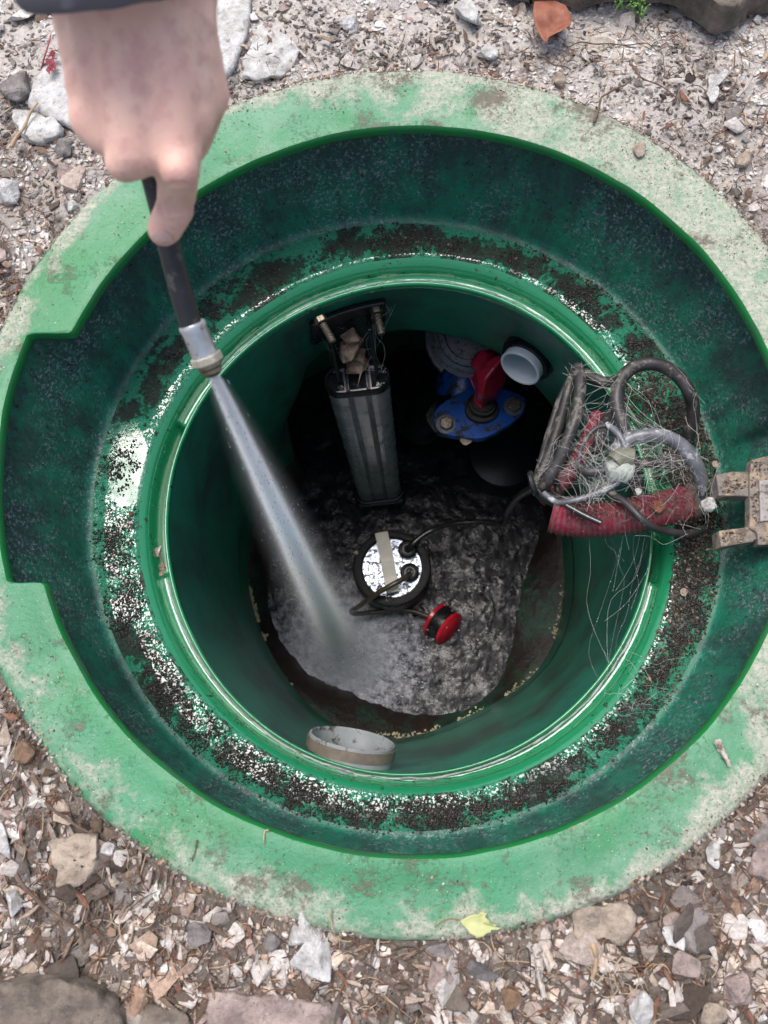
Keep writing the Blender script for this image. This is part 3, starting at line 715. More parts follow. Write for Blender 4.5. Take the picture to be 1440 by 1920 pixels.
rock(1200, 1890, 30, 'white', 'pale pink white stone on the bottom edge, right half', asp=.8); rock(858, 1870, 26, 'tan', 'tan stone near the bottom edge under the pinkish block')
rock(955, 1870, 24, 'brown', 'brown tan stone on the bottom edge beside the twig bits'); rock(1330, 1905, 30, 'beige', 'beige stone touching the bottom edge at right')
rock(1200, 283, 17, 'beige', 'oval cream pebble lying on the upper right of the rim', z=.002, asp=.85, rot=-25, name='pebble', cat='pebble', n=40, flat=.5)
rock(1048, 150, 15, 'beige', 'oval cream pebble in the gravel above the rim', name='pebble', cat='pebble', n=40); rock(918, 100, 16, 'white', 'oval off white pebble above the rim, right of centre', asp=.85, rot=40, name='pebble', cat='pebble', n=40)
rock(880, 30, 30, 'white', 'white crumbly chunk at the top edge'); rock(655, 45, 18, 'white', 'rounded white pebble beside the mortar slab', name='pebble', cat='pebble', n=40)
rock(1392, 300, 17, 'beige', 'yellowish pebble at the right edge above the rim', name='pebble', cat='pebble', n=40, asp=.8, rot=-30)
slab([(-60,1935),(-60,1835),(20,1828),(90,1822),(160,1830),(215,1850),(235,1880),(240,1935),(150,1960),(50,1960)], -.014, .022, RM['tan'], 'big smooth brown grey slab in the lower left corner')
slab([(255,1925),(262,1895),(300,1880),(345,1890),(368,1915),(360,1950),(290,1960)], -.014, .012, RM['tan'], 'broken brown slab on the bottom edge, right of the corner slab')
slab([(385,1890),(390,1862),(430,1850),(500,1862),(570,1868),(620,1885),(640,1925),(520,1950),(430,1930)], -.014, .012, RM['pink'], 'pale grey pink slab along the bottom edge left of centre')
slab([(60,205),(70,165),(110,120),(170,80),(260,30),(390,-50),(462,-30),(470,40),(452,100),(432,146),(380,185),(300,240),(225,300),(165,255),(115,235)], -.010, .010, RM['mortar'], 'cracked white mortar slab under the hand', 'mortar_slab', 'mortar slab', .003)
slab([(30,215),(75,222),(118,240),(110,262),(80,275),(45,260)], -.010, .009, RM['mortar'], 'small broken mortar piece left of the slab under the hand', 'mortar_piece', 'mortar piece')
slab([(455,140),(480,60),(510,55),(560,90),(545,130),(500,150),(462,152)], -.011, .005, RM['mortar'], 'thin white mortar crust between the slab and the rim', 'mortar_crust', 'mortar piece')
slab([(960,-30),(985,5),(1030,2),(1080,18),(1120,6),(1195,2),(1262,10),(1300,34),(1335,62),(1375,50),(1400,28),(1460,14),(1480,-50),(1200,-90)], -.004, .034, RM['tan'], 'rough brown rock shelf along the upper right edge', 'rock_shelf', 'rock', .007)
# red sandstone like dead leaf, yellow birch leaf, red herb, green sprig
def leaf(name, outline, z, mat, label, cat='leaf', curl=.004, stem=None, stem_r=.0006):
    pts2 = [P(x, y, z) for x, y in outline]; C = np.array(pts2); cen = C.mean(0); V = []; n = len(C); off = rng.uniform(0, 20)
    for s in (1, .8, .55, .3):
        for p in C:
            q = cen + (p - cen) * s; V.append(q + np.array([0, 0, curl * (s ** 2) * .6 + curl * fbm(q[0] + off, q[1], 0, 45, 2)]))
    V.append(cen)
    Fc = [(i * n + k, i * n + (k + 1) % n, (i + 1) * n + (k + 1) % n, (i + 1) * n + k) for i in range(3) for k in range(n)] + [(3 * n + k, 3 * n + (k + 1) % n, 4 * n) for k in range(n)]
    e = empty(name, cen, label, cat); b = mesh_obj('blade', V, Fc, mat, e, True); m = b.modifiers.new('s', 'SOLIDIFY'); m.thickness = .0004
    if stem:
        V, Fc = tube(crom([P(x, y, z + .0015) for x, y in stem], 6), stem_r, 6); MB().add(V, Fc).build('stem', simple('leaf_stem', (.22, .16, .07), .7), e)
    return e
def leafmat(name, a, b, spot):
    g = G(name); c = g.mix(g.ramp(g.noise(60, 5), [(.4, 0), (.6, 1)]), a, b); c = g.mix(g.ramp(g.noise(220, 6, .8), [(.6, 0), (.68, .8)]), c, spot)
    return g.fin(c, .6, g.bump(g.noise(200, 5), .5, .0012))
leaf('yellow_leaf', [(720 + x / 2, 1300 + y / 2) for x, y in [(285,850),(300,842),(318,832),(340,825),(352,826),(362,817),(374,816),(376,823),(386,823),(378,838),(392,848),(398,862),(418,866),(420,876),(440,880),(425,886),(402,886),(398,894),(380,898),(372,908),(345,913),(335,902),(320,896),(312,882),(300,872)]], .006,
     leafmat('birch_leaf', (.50, .50, .24), (.40, .46, .20), (.42, .22, .08)), 'yellow green birch leaf with orange tips lying on the bottom of the rim', stem=[(862,1725),(845,1723),(830,1728),(815,1738)])
leaf('dead_leaf', [(720 + x / 2, y / 2) for x, y in [(555,60),(560,20),(590,2),(640,8),(680,28),(702,75),(694,120),(665,130),(640,142),(615,158),(606,182),(592,172),(578,140),(562,100)]], .008,
     leafmat('dead_leaf', (.20, .055, .03), (.29, .11, .065), (.50, .36, .30)), 'curled rust red dead leaf above the rim near the top edge', curl=.007)
e = empty('red_herb', P(88, 100, 0), 'small crimson leaved herb at the left of the hand', 'plant')
rm = leafmat('crimson_leaf', (.28, .045, .07), (.36, .09, .11), (.12, .02, .03))
V, Fc = tube(crom([P(78,128,.0), P(84,105,.012), P(92,80,.015), P(95,66,.012)], 6), .0009, 6); MB().add(V, Fc).build('stem', rm, e)
for (lx, ly, a) in [(92,110,20),(102,118,-30),(88,126,60),(104,98,-60)]:
    mb = MB(); c = P(lx, ly, .012)
    for j in (-1, 0, 1):
        aa = math.radians(a - 90 + j * 38); L = .011 - abs(j) * .002; d = np.array([math.cos(aa), math.sin(aa), 0]); s_ = np.array([-d[1], d[0], 0]) * .0025; zz = np.array([0, 0, .001])
        V = [c, c + d * L * .5 + s_ + zz, c + d * L - zz * 2, c + d * L * .5 - s_ + zz, c + zz * -.6, c + d * L * .5 + s_ + zz * .4, c + d * L - zz * 2.6, c + d * L * .5 - s_ + zz * .4]
        mb.add(V, [(0, 3, 2, 1), (4, 5, 6, 7), (0, 1, 5, 4), (1, 2, 6, 5), (2, 3, 7, 6), (3, 0, 4, 7)])
    mb.build('leaflet', rm, e, smooth=False)
gm_ = simple('green_sprig', (.12, .26, .06), .5); mb = MB()
for _ in range(26):
    c = P(1190 + rng.normal(0, 14), 14 + rng.normal(0, 8), .004); a = rng.uniform(0, 6.28); c2 = c + np.array([math.cos(a), math.sin(a), 1.2]) * rng.uniform(.004, .009); 
    V, Fc = tube(crom([c, (c + c2) / 2 + np.array([0, 0, .002]), c2], 3), [.0012] * 6 + [.0003], 5); mb.add(V, Fc)
tag(mb.build('green_sprig', gm_), 'tiny green weed sprig under the rock shelf at the top', 'plant')
# twigs
bark = simple('twig_bark', (.14, .095, .07), .85, .35, 120, .001); pale_w = simple('bleached_wood', (.52, .47, .42), .85, .25, 90, .0015, (.2, .16, .13)); straw = simple('straw', (.42, .30, .19), .7)
def twig(pxs, z, r, mat, label, name='twig', cat='twig', taper=True, seg=7):
    C = crom([P(x, y, z) for x, y in pxs], 7); C = C + np.array([[0, 0, .0015 * math.sin(i * .7)] for i in range(len(C))])
    rr_ = np.linspace(1, .55, len(C)) * r if taper else r; rr_ = rr_ * (1 + .15 * np.sin(np.arange(len(C)) * 1.9))
    V, Fc = tube(C, rr_, seg); return tag(MB().add(V, Fc).build(name, mat), label, cat)
twig([(1113,230),(1122,205),(1130,180),(1160,165),(1185,150)], .004, .0016, bark, 'forked brown twig lying over the upper right rim edge')
twig([(1065,105),(1070,85),(1105,80),(1150,84),(1205,82),(1235,95),(1245,115),(1245,142)], .004, .0009, bark, 'long hooked root fibre above the upper right rim')
twig([(1180,120),(1205,145),(1260,175),(1310,215)], .003, .0011, bark, 'thin dark root running diagonally at the upper right')
twig([(22,275),(45,235),(70,192)], .004, .0022, straw, 'straw coloured stick at the upper left by the grey stone')
twig([(1010,105),(1040,120),(1070,130)], .004, .0013, bark, 'short reddish stick below the dead leaf')
twig([(620,1705),(622,1730),(628,1755)], .004, .0008, straw, 'thin straw blade on the bottom rim edge')
twig([(369,1575),(366,1595),(360,1615)], .002, .0009, bark, 'short dark stalk on the lower left of the rim')
twig([(503,1556),(496,1560),(495,1582)], .002, .0009, straw, 'little hooked straw bit at the inner edge of the lower rim')
twig([(1003,1730 + 42),(1010,1800),(1012,1830),(1020,1868)], .002, .0042, pale_w, 'long grey bleached bark strip at the bottom, right of centre', 'bark_strip', 'bark')
twig([(1003,1775),(1018,1790),(1030,1820)], .003, .0026, pale_w, 'short bleached bark fragment beside the long bark strip', 'bark_strip', 'bark')
twig([(1112,1770),(1118,1800),(1110,1835)], .002, .003, straw, 'brown wood splinter below the flat beige stone')
twig([(1345,1390),(1352,1405),(1368,1435)], .003, .0036, pale_w, 'white bone like wood chip on the lower right rim')
twig([(1382,182),(1400,162),(1416,132)], .003, .0022, pale_w, 'zigzag white root bit near the right edge')
twig([(1395,210),(1402,232),(1425,222)], .003, .0010, straw, 'curled straw fibre at the right edge')
twig([(85,1345 + 160),(130,1540),(170,1562)], .004, .0016, bark, 'brown twig slanting across the gravel at left')
twig([(30,1640),(70,1690),(140,1740),(160,1770)], .006, .002, bark, 'long reddish brown twig over the dark hollow at lower left')
slab([(1330,150),(1345,138),(1362,138),(1352,160),(1345,185),(1334,190)], -.002, .002, RM['white'], 'white curled plastic like shard near the upper right', 'white_shard', 'shard')

# ------------------------------------------------------------ fittings in the shaft
blackp = simple('wet_black_plastic', (.010, .010, .012), .22, .3, 80, .0012, (.04, .035, .03), .60, 200, IOR=1.45, Coat_Weight=.15)
mattb = simple('matt_black_plastic', (.010, .010, .011), .28, .4, 90, .003, (.06, .05, .04), .58, 120, IOR=1.4)
alu = simple('dull_profile_metal', (.50, .46, .49), .25, .25, 25, .0004, (.10, .09, .075), .57, 60, Metallic=.5)
steel = simple('stained_steel', (.20, .17, .14), .4, .3, 150, .0004, (.07, .05, .035), .53, 200, Metallic=.8)
greyp = simple('grey_pvc', (.27, .29, .30), .4, .15, 40, .0004, (.08, .065, .05), .55, 45)
whitep = simple('white_pipe', (.60, .66, .74), .35, .08, 30, .0003, (.30, .26, .20), .66, 60)
dkgrey = simple('dark_grey_plastic', (.12, .13, .15), .3, .2, 50, .0006, (.015, .013, .012), .56, 120)
def Rz(p): return np.asarray(p, float)
# guide rail: bracket bolted to the wall, open channel, cap, three lobed profile, foot
rtop = P(670, 712, -.37); rbot = P(712, 925, -.985)
gr = empty('guide_rail', rbot, 'grey three lobed guide rail hanging from a black bracket on the far wall', 'guide rail')
ax = rbot - rtop; RL = np.linalg.norm(ax); zx = ax / RL
xa = P(725, 700, -.37) - P(612, 712, -.37); xa[2] = 0; xa /= np.linalg.norm(xa); ya = np.cross(zx, xa); ya /= np.linalg.norm(ya); xa = np.cross(ya, zx)
RR = np.column_stack([xa, ya, zx])       # z runs down the rail
if (RR @ np.array([0, 1, 0]))[1] > 0: RR = np.column_stack([-xa, -ya, zx])
# outline: three lobes, front (towards -Y world) fluted
def lobes(w, d):
    pts_ = []
    n = 9
    for k in range(n): a = -math.pi / 2 - math.pi * .0 + 0; 
    # right round end
    for k in range(9): a = -math.pi / 2 + math.pi * k / 8; pts_.append((w / 2 - d / 2 + d / 2 * math.cos(a), d / 2 * math.sin(a)))
    for k in range(9): a = math.pi / 2 + math.pi * k / 8; pts_.append((-w / 2 + d / 2 + d / 2 * math.cos(a), d / 2 * math.sin(a)))
    return pts_
W_, D_ = .101, .046
front = []
def flute(sgn):
    xs = np.linspace(-(W_ / 2 - D_ / 2), (W_ / 2 - D_ / 2), 61); o_ = []
    for x_ in xs:
        y_ = D_ / 2
        for gx_ in (-.0145, .0145):
            y_ -= .009 * math.exp(-((x_ - gx_) / .0024) ** 2)
        if abs(x_) < .0125: y_ -= .0022
        o_.append((x_, sgn * y_))
    return o_
poly = flute(-1) + [(W_ / 2 - D_ / 2 + D_ / 2 * math.cos(a), D_ / 2 * math.sin(a)) for a in np.linspace(-math.pi / 2, math.pi / 2, 12)[1:-1]] + flute(1)[::-1] + [(-W_ / 2 + D_ / 2 - D_ / 2 * math.cos(a), D_ / 2 * math.sin(a)) for a in np.linspace(math.pi / 2, -math.pi / 2, 12)[1:-1]]
V, Fc = extrude(poly, RL, rtop, RR); MB().add(V, Fc).build('profile', alu, gr)
# cap: stadium rim with three wells
stad = [(W_ / 2 - D_ / 2 + D_ / 2 * math.cos(a), D_ / 2 * math.sin(a)) for a in np.linspace(-math.pi / 2, math.pi / 2, 14)] + [(-W_ / 2 + D_ / 2 - D_ / 2 * math.cos(a), D_ / 2 * math.sin(a)) for a in np.linspace(math.pi / 2, -math.pi / 2, 14)]
mb = MB(); n = len(stad); s0 = np.array(stad)
prof = [(1.03, .012), (1.03, -.006), (1.0, -.008), (.93, -.006), (.92, .004), (.0, .004)]
V = [RR @ np.array([x * s, y * s, zz]) + rtop for s, zz in prof for x, y in s0]
Fc = [(i * n + k, i * n + (k + 1) % n, (i + 1) * n + (k + 1) % n, (i + 1) * n + k) for i in range(len(prof) - 1) for k in range(n)]
mb.add(V, Fc)
for sx_ in (-.017, .017): mb.add(*box(.0035, D_ * .93, .011, rtop + RR @ np.array([sx_, 0, -.0015]), RR))
mb.build('cap', blackp, gr)
# film of water standing in the wells
wfilm = G('standing_water'); wf = wfilm.fin((.01, .012, .014), .02, wfilm.bump(wfilm.noise(60, 3), .5, .003), IOR=1.6, Coat_Weight=1.0)
for sx_, wd in ((-.034, .025), (0, .028), (.034, .025)):
    V, Fc = box(wd, D_ * .7, .001, rtop + RR @ np.array([sx_, 0, -.0005]), RR); MB().add(V, Fc).build('water_film', wf, gr)
# foot socket
V, Fc = box(.115, .075, .02, rbot + np.array([0, 0, .008]), np.column_stack([xa, np.cross(np.array([0, 0, 1.]), xa), np.array([0, 0, 1.])])); MB().add(V, Fc).build('foot', blackp, gr, True, .008)
V, Fc = tube(np.array([RR @ np.array([x * 1.08, y * 1.15, 0]) + rbot - zx * .022 for x, y in stad]), .005, 8, closed=True); MB().add(V, Fc).build('socket_ring', blackp, gr)
# plate on the wall: follows the shaft wall between two photo corners
pa, pb = wall_cross(577, 600), wall_cross(722, 548)
t0_, t1_ = pa[0], pb[0]; ztop = -.225; zbot = wall_cross(600, 618)[1] + .03
V = []; nn = 14
def wpt(th, z, inset):
    T = (z - ZLIP) / (ZSEAM - ZLIP); k = max(T, 0) ** .9; r = (at(rLip, th) + .001) * (1 - k) + at(rSeam, th) * k - inset
    return np.array([r * math.cos(th), r * math.sin(th), z])
def wall_plate(th0, th1, z0, z1, thick, off=.001):
    V = []; Fc = []
    for inset in (off, off + thick):
        for j in range(2):
            for i in range(nn): V.append(wpt(th0 + (th1 - th0) * i / (nn - 1), z0 + (z1 - z0) * j, inset))
    def id_(s, j, i): return s * 2 * nn + j * nn + i
    for i in range(nn - 1):
        Fc += [(id_(0, 0, i), id_(0, 0, i + 1), id_(0, 1, i + 1), id_(0, 1, i)), (id_(1, 0, i), id_(1, 1, i), id_(1, 1, i + 1), id_(1, 0, i + 1)),
               (id_(0, 0, i), id_(1, 0, i), id_(1, 0, i + 1), id_(0, 0, i + 1)), (id_(0, 1, i), id_(0, 1, i + 1), id_(1, 1, i + 1), id_(1, 1, i))]
    Fc += [(id_(0, 0, 0), id_(0, 1, 0), id_(1, 1, 0), id_(1, 0, 0)), (id_(0, 0, nn - 1), id_(1, 0, nn - 1), id_(1, 1, nn - 1), id_(0, 1, nn - 1))]
    return V, Fc
V, Fc = wall_plate(t0_, t1_, ztop, -.315, .010); MB().add(V, Fc).build('mounting_plate', blackp, gr, True, .003)
# channel from the plate down to the cap (a U trough open to the top)
cs = wpt(ang(645, 585, -.27), -.262, .012); ce = rtop - zx * .004 + np.array([0, .018, 0])
cd = ce - cs; CLn = np.linalg.norm(cd); cz = cd / CLn; cx = xa - cz * (xa @ cz); cx /= np.linalg.norm(cx); cy = np.cross(cz, cx)
if cy[2] < 0: cy = -cy
RC2 = np.column_stack([cx, cy, cz]); wch = .066
U = [(-wch / 2, -.012), (wch / 2, -.012), (wch / 2, .022), (wch / 2 - .006, .022), (wch / 2 - .006, -.006), (-wch / 2 + .006, -.006), (-wch / 2 + .006, .022), (-wch / 2, .022)]
V, Fc = extrude(U, CLn, cs, RC2); V = [np.array(v) for v in V]
MB().add(V, Fc).build('channel', blackp, gr, False, .0015)
for s_, (bx, by) in ((-1, (592, 596)), (1, (702, 577))):
    q = wall_cross(bx, by - 12); c0 = wpt(q[0], q[1], .010); nrm = -np.array([math.cos(q[0]), math.sin(q[0]), 0]); nrm = nrm * .8 + np.array([0, 0, -.1]); nrm /= np.linalg.norm(nrm)
    nut = MB().add(*extrude(hexpoly(.0095), .009, c0, frame(nrm))).build('bolt', steel, gr, False, .001)
    rg = [(.0058, z_) if i % 2 else (.0048, z_) for i, z_ in enumerate(np.linspace(.010, .040, 17))]
    MB().add(*lathe(rg, 16, c0, nrm, True, True)).build('bolt_thread', steel, nut)
# stones caught in the channel: things of their own
def chan_rock(t, x_, s, label, mat, flat=.5, asp=1.2, rot=0):
    o = rock(650, 640, 10, mat, label, z=-.3, asp=asp, flat=flat, rot=rot, n=13); o.scale = (s, s, s)
    return o
for t, x_, px_, asp, rot, lab, mt in ((.26, 0, 20, 1.1, 0, 'wet dark stone at the top of the black bracket channel', 'wetrock'), (.52, -.003, 27, 1.25, 55, 'wet pinkish brown stone in the middle of the bracket channel', 'wetrock'), (.72, .004, 17, 1.1, 10, 'small glistening stone between the two larger ones in the channel', 'wetrock'), (.90, .001, 25, 1.05, 20, 'wet tan stone at the lower end of the bracket channel', 'wetrock')):
    q = cs + cd * t + RC2 @ np.array([x_, .004, 0]); uv = RC.T @ (q - CAM); u_, v_ = 720 + F * uv[0] / uv[2], 960 + F * uv[1] / uv[2]
    o = rock(u_, v_, px_, mt, lab, z=float(q[2]), asp=asp, rot=rot, flat=.6, n=13)
RM['wetrock'].node_tree.nodes['Principled BSDF'].inputs['Coat Weight'].default_value = .8

# grey pipe stub low on the near side
def pipe_stub(name, c, axis, r, L, wall_, mat, label, cat, collar=None, band=None, inner=None):
    axis = np.asarray(axis, float); axis /= np.linalg.norm(axis); e = empty(name, c, label, cat)
    MB().add(*lathe([(r, -L), (r, -.001), (r - .001, 0), (r - wall_ + .0008, 0), (r - wall_, -.001), (r - wall_, -L)], 64, c, axis)).build('pipe', mat, e)
    if inner: MB().add(*lathe([(r - wall_ - .0006, -.008), (r - wall_ - .0006, -L * .9)], 64, c, axis)).build('liner', inner, e)
    if band: MB().add(*lathe([(r, -band[0]), (r + .002, -band[0] - .0005), (r + .002, -band[1]), (r, -band[1] - .0005)], 64, c, axis)).build('band', band[2], e)
    if collar: 
        for (z0_, z1_, rc) in collar[0]: MB().add(*lathe([(r + .0005, z0_), (rc, z0_ - .001), (rc, z1_), (r + .0005, z1_ - .001)], 64, c, axis)).build('collar', collar[1], e)
    return e
brownband = simple('brown_silt_band', (.16, .135, .11), .35, .2, 90, .0006)
pipe_stub('inlet_pipe', P(661, 1383, -.235), (.17, .93, .18), .0535, .12, .0035, greyp, 'grey plastic pipe end poking out of the near wall below the lip', 'pipe', band=(.004, .016, brownband), collar=([(-.040, -.050, .060)], blackp))
pipe_stub('cable_duct_pipe', P(974, 692, -.335), (-.56, -.80, .16), .0335, .14, .0045, whitep, 'short pipe with pale lining and black collar poking from the far right wall', 'pipe', collar=([(-.012, -.020, .039), (-.022, -.060, .043)], blackp))

# valve assembly
vc = P(897, 772, -.56); va = empty('outlet_valve', vc, 'blue outlet valve with red lever and dark grey coupling in the far pocket', 'valve')
blue = simple('blue_cast_iron', (.006, .07, .34), .28, .25, 30, .0006, (.012, .012, .014), .50, 55, Coat_Weight=.4)
FZ = -.56
fo = [(812,785),(822,762),(850,742),(885,728),(930,726),(965,735),(985,748),(984,768),(968,787),(940,806),(905,822),(870,820),(832,812)]
Cf = crom([P(x, y, FZ) for x, y in fo], 5, True); n = len(Cf)
V = [p + np.array([0, 0, -.016]) for p in Cf] + list(Cf - np.array([0, 0, .002])) + [vc * .03 + p * .97 for p in Cf]; 
Fc = [(i * n + k, i * n + (k + 1) % n, (i + 1) * n + (k + 1) % n, (i + 1) * n + k) for i in range(2) for k in range(n)] + [tuple(range(2 * n, 3 * n)), tuple(range(n))[::-1]]
MB().add(V, Fc).build('flange', blue, va)
Cb = [p + np.array([-.006, .012, -.026]) for p in (Cf - vc) * 1.06 + vc]
V = [p + np.array([0, 0, -.010]) for p in Cb] + list(Cb); Fc = [(k, (k + 1) % n, n + (k + 1) % n, n + k) for k in range(n)] + [tuple(range(n, 2 * n)), tuple(range(n))[::-1]]
MB().add(V, Fc).build('gasket', blackp, va)
for bx, by in ((836, 796), (963, 762)):
    c0 = P(bx, by, FZ); w_ = MB().add(*lathe([(.018, -.001), (.018, .002), (.006, .002)], 28, c0, (0, 0, 1))).build('washer', dkgrey, va)
    MB().add(*extrude(hexpoly(.0125), .010, c0 + np.array([0, 0, .002]), frame((.05, -.1, 1)))).build('bolt', steel, va, False, .0015)
hub = [(.040, 0), (.038, .006), (.030, .008), (.030, .012), (.027, .012), (.027, .016), (.030, .016), (.030, .020), (.024, .021), (.024, .026), (.010, .027), (.010, .018), (.0, .018)]
sludgep = simple('sludge_coating', (.016, .014, .012), .3, .5, 200, .002)
hub = [(a_ * .78, b_) for a_, b_ in hub]
MB().add(*lathe(hub, 40, P(903, 766, FZ), (0, .05, 1), wob=.03)).build('hub', sludgep, va)
b0, b1 = P(868, 742, -.60), P(862, 690, -.60)
MB().add(*lathe([(.045, -.02), (.052, 0), (.052, .05), (.046, .07), (.046, .12)], 40, b0 + np.array([0, 0, -.03]), b1 - b0 + np.array([.01, 0, .02]))).build('valve_body', blue, va)
c0 = P(884, 630, -.56); cax = np.array([-.10, -.42, 1.])
cp = [(.070, -.06), (.084, -.05), (.088, -.012), (.088, 0), (.085, .004), (.078, .004), (.076, .020), (.078, .021), (.078, .026), (.069, .028), (.067, .040), (.069, .041), (.069, .046), (.060, .048), (.058, .062), (.048, .064), (.046, .050), (.0, .050)]
cu = MB().add(*lathe(cp, 64, c0, cax, True)).build('coupling', dkgrey, va)
Rc = frame(cax)
for k in range(20):
    a = 2 * math.pi * k / 20
    pr = np.array([math.cos(a), math.sin(a), 0]) * .0735; Rr = np.column_stack([Rc @ np.array([-math.sin(a), math.cos(a), 0]), Rc @ np.array([math.cos(a), math.sin(a), 0]), Rc @ np.array([0, 0, 1])])
    if k % 2: MB().add(*box(.014, .004, .008, c0 + Rc @ (pr + np.array([0, 0, .012])) - Rr @ np.array([0, .004, 0]), Rr)).build('grip_rib', dkgrey, cu)
redp = simple('red_lever_plastic', (.42, .012, .045), .32, .15, 60, .0005, (.05, .01, .015), .66, 90, Coat_Weight=.3)
# lever: two rounded lobes running into a faceted blade
lv = MB(); ol = [(889,692),(905,684),(925,668),(946,664),(953,690),(946,716),(928,738),(906,747),(897,738),(894,716)]
Zt = [-.455, -.45, -.44, -.44, -.475, -.50, -.50, -.485, -.48, -.465]
topv = [P(x, y, z) for (x, y), z in zip(ol, Zt)]; botv = [p + np.array([0, .004, -.045]) for p in topv]
ridge = [P(908, 735, -.468), P(911, 712, -.448), P(928, 690, -.436), P(944, 672, -.432)]
n = len(ol); V = topv + botv + ridge; R0 = 2 * n
Fc = [(i, n + i, n + (i + 1) % n, (i + 1) % n) for i in range(n)] + [tuple(range(n, 2 * n))]
Fc += [(7, 8, R0), (8, 9, R0 + 1, R0), (9, 0, R0 + 1), (0, 1, R0 + 2, R0 + 1), (1, 2, R0 + 3, R0 + 2), (2, 3, R0 + 3), (3, 4, R0 + 3), (4, 5, R0 + 2, R0 + 3), (5, 6, R0 + 1, R0 + 2), (6, 7, R0, R0 + 1)]
lv.add(V, Fc); lever = lv.build('lever', redp, va, False, .004)
MB().add(*tube([P(900, 697, -.47), P(897, 684, -.45), P(905, 672, -.455), P(922, 664, -.47)], [.008, .0145, .0145, .008], 16)).build('lever_lobe', redp, lever)
MB().add(*tube([P(925, 715, -.50), P(903, 766, FZ + .01)], .010, 16)).build('lever_stem', blackp, va)
dp = MB().add(*tube(crom([P(850, 775, -.60), P(805, 770, -.68), P(790, 790, -.82), P(785, 810, -1.06)], 8), [.036] * 8 + [.036] * 17, 28)).build('discharge_pipe', blackp, va)
MB().add(*lathe([(.035, 0), (.052, 0), (.052, .02), (.035, .02)], 40, P(788, 792, -.84), (0, 0, 1))).build('pipe_collar', blackp, dp)
rock(873, 829, 10, 'beige', 'small tan chip under the blue flange', z=-.57, asp=1.3, n=10, flat=.4)
# plain dark round body below the flange
MB_h = MB().add(*lathe([(.085, -.20), (.088, -.02), (.080, 0), (.05, .010), (.0, .012)], 56, P(945, 850, -.97), (0, 0, 1))); 
tag(MB_h.build('dark_body', simple('dark_body_surface', (.016, .018, .022), .3, .2, 30, .001)), 'dark round body standing in the water under the blue flange', 'housing')

# submersible pump
pc = P(735, 1064, -.93); pu = empty('submersible_pump', pc - np.array([0, 0, .13]), 'round black submersible pump with pale strap handle standing in dark water', 'pump')
PRr = .0875
MB().add(*lathe([(PRr, -.16), (PRr, -.012), (PRr * .985, -.006), (PRr * .97, -.004)], 72, pc)).build('pump_body', mattb, pu)
MB().add(*lathe([(PRr * .97, -.004), (PRr * .96, .003), (PRr * .88, .006), (PRr * .79, .004), (PRr * .76, -.003), (PRr * .745, -.0055)], 72, pc)).build('clamp_ring', mattb, pu)
g = G('wet_pump_lid'); fl_ = g.ramp(g.math('ADD', g.noise(110, 6, .8), g.math('MULTIPLY', g.noise(380, 3, .7), .35)), [(.665, 0), (.70, 1)])
lidm = g.fin(g.mix(fl_, (.46, .50, .62), (.01, .01, .012)), g.mix(fl_, (.28,) * 3, (.4,) * 3), g.bump(g.noise(130, 4), .08, .0006), Metallic=g.math('SUBTRACT', .8, g.math('MULTIPLY', fl_, .8)))
MB().add(*lathe([(PRr * .765, -.0055), (0, -.0045)], 72, pc)).build('lid', lidm, pu)
sa, sbp = P(715, 1000, -.925), P(737, 1112, -.925); kink = P(727, 1056, -.925) + np.array([0, 0, .030])
strapm = simple('pale_strap', (.78, .74, .66), .4, .08, 60, .0003, (.25, .22, .18), .7, 90)
sx = np.cross(sbp - sa, [0, 0, 1]); sx /= np.linalg.norm(sx); V = []
for p in (sa - np.array([0, 0, .006]), sa + np.array([0, 0, .012]), sa * .5 + kink * .5 + np.array([0, 0, .004]), kink, sbp * .5 + kink * .5 + np.array([0, 0, .003]), sbp + np.array([0, 0, .012]), sbp - np.array([0, 0, .006])):
    for s_ in (-1, 1): V.append(p + sx * .0145 * s_)
m_ = len(V); V += [v - np.array([0, 0, .0025]) for v in V]; Fc = []
for i in range(0, m_ - 2, 2): Fc += [(i, i + 1, i + 3, i + 2), (m_ + i, m_ + i + 2, m_ + i + 3, m_ + i + 1), (i, i + 2, m_ + i + 2, m_ + i), (i + 1, m_ + i + 1, m_ + i + 3, i + 3)]
Fc += [(0, m_, m_ + 1, 1), (m_ - 2, m_ - 1, 2 * m_ - 1, 2 * m_ - 2)]
MB().add(V, Fc).build('strap_handle', strapm, pu, False, .0008)
glp = [(.021, -.005), (.021, .006), (.017, .008), (.017, .014), (.013, .015), (.013, .010), (.008, .010), (.0075, .022)]
for gxp, gyp in ((764, 1031), (768, 1074)):
    gl_ = MB().add(*lathe(glp, 36, P(gxp, gyp, -.93))).build('cable_gland', blackp, pu)
    MB().add(*lathe([(.0145, .0152), (.0138, .0160), (.0128, .0152)], 36, P(gxp, gyp, -.93))).build('gland_ring', steel, gl_)
for sxp, syp in ((668, 1036), (786, 1020), (727, 1124), (668 + 44, 1102)):
    MB().add(*lathe([(.0062, 0), (.0062, .003), (.0048, .004), (.0030, .004), (.0030, .002), (0, .002)], 20, P(sxp, syp, -.928))).build('screw', steel if syp < 1090 else blackp, pu)
for tx, ty in ((714, 995),): MB().add(*lathe([(.0085, 0), (.0085, .006), (.005, .009), (0, .010)], 6, P(721, 991, -.925))).build('lug', steel, pu)
oc = P(740, 1138, -.945)
for kx in (-12, 0, 12): MB().add(*box(.005, .012, .02, P(742 + kx, 1136, -.950))).build('rib', mattb, pu, False, .001)
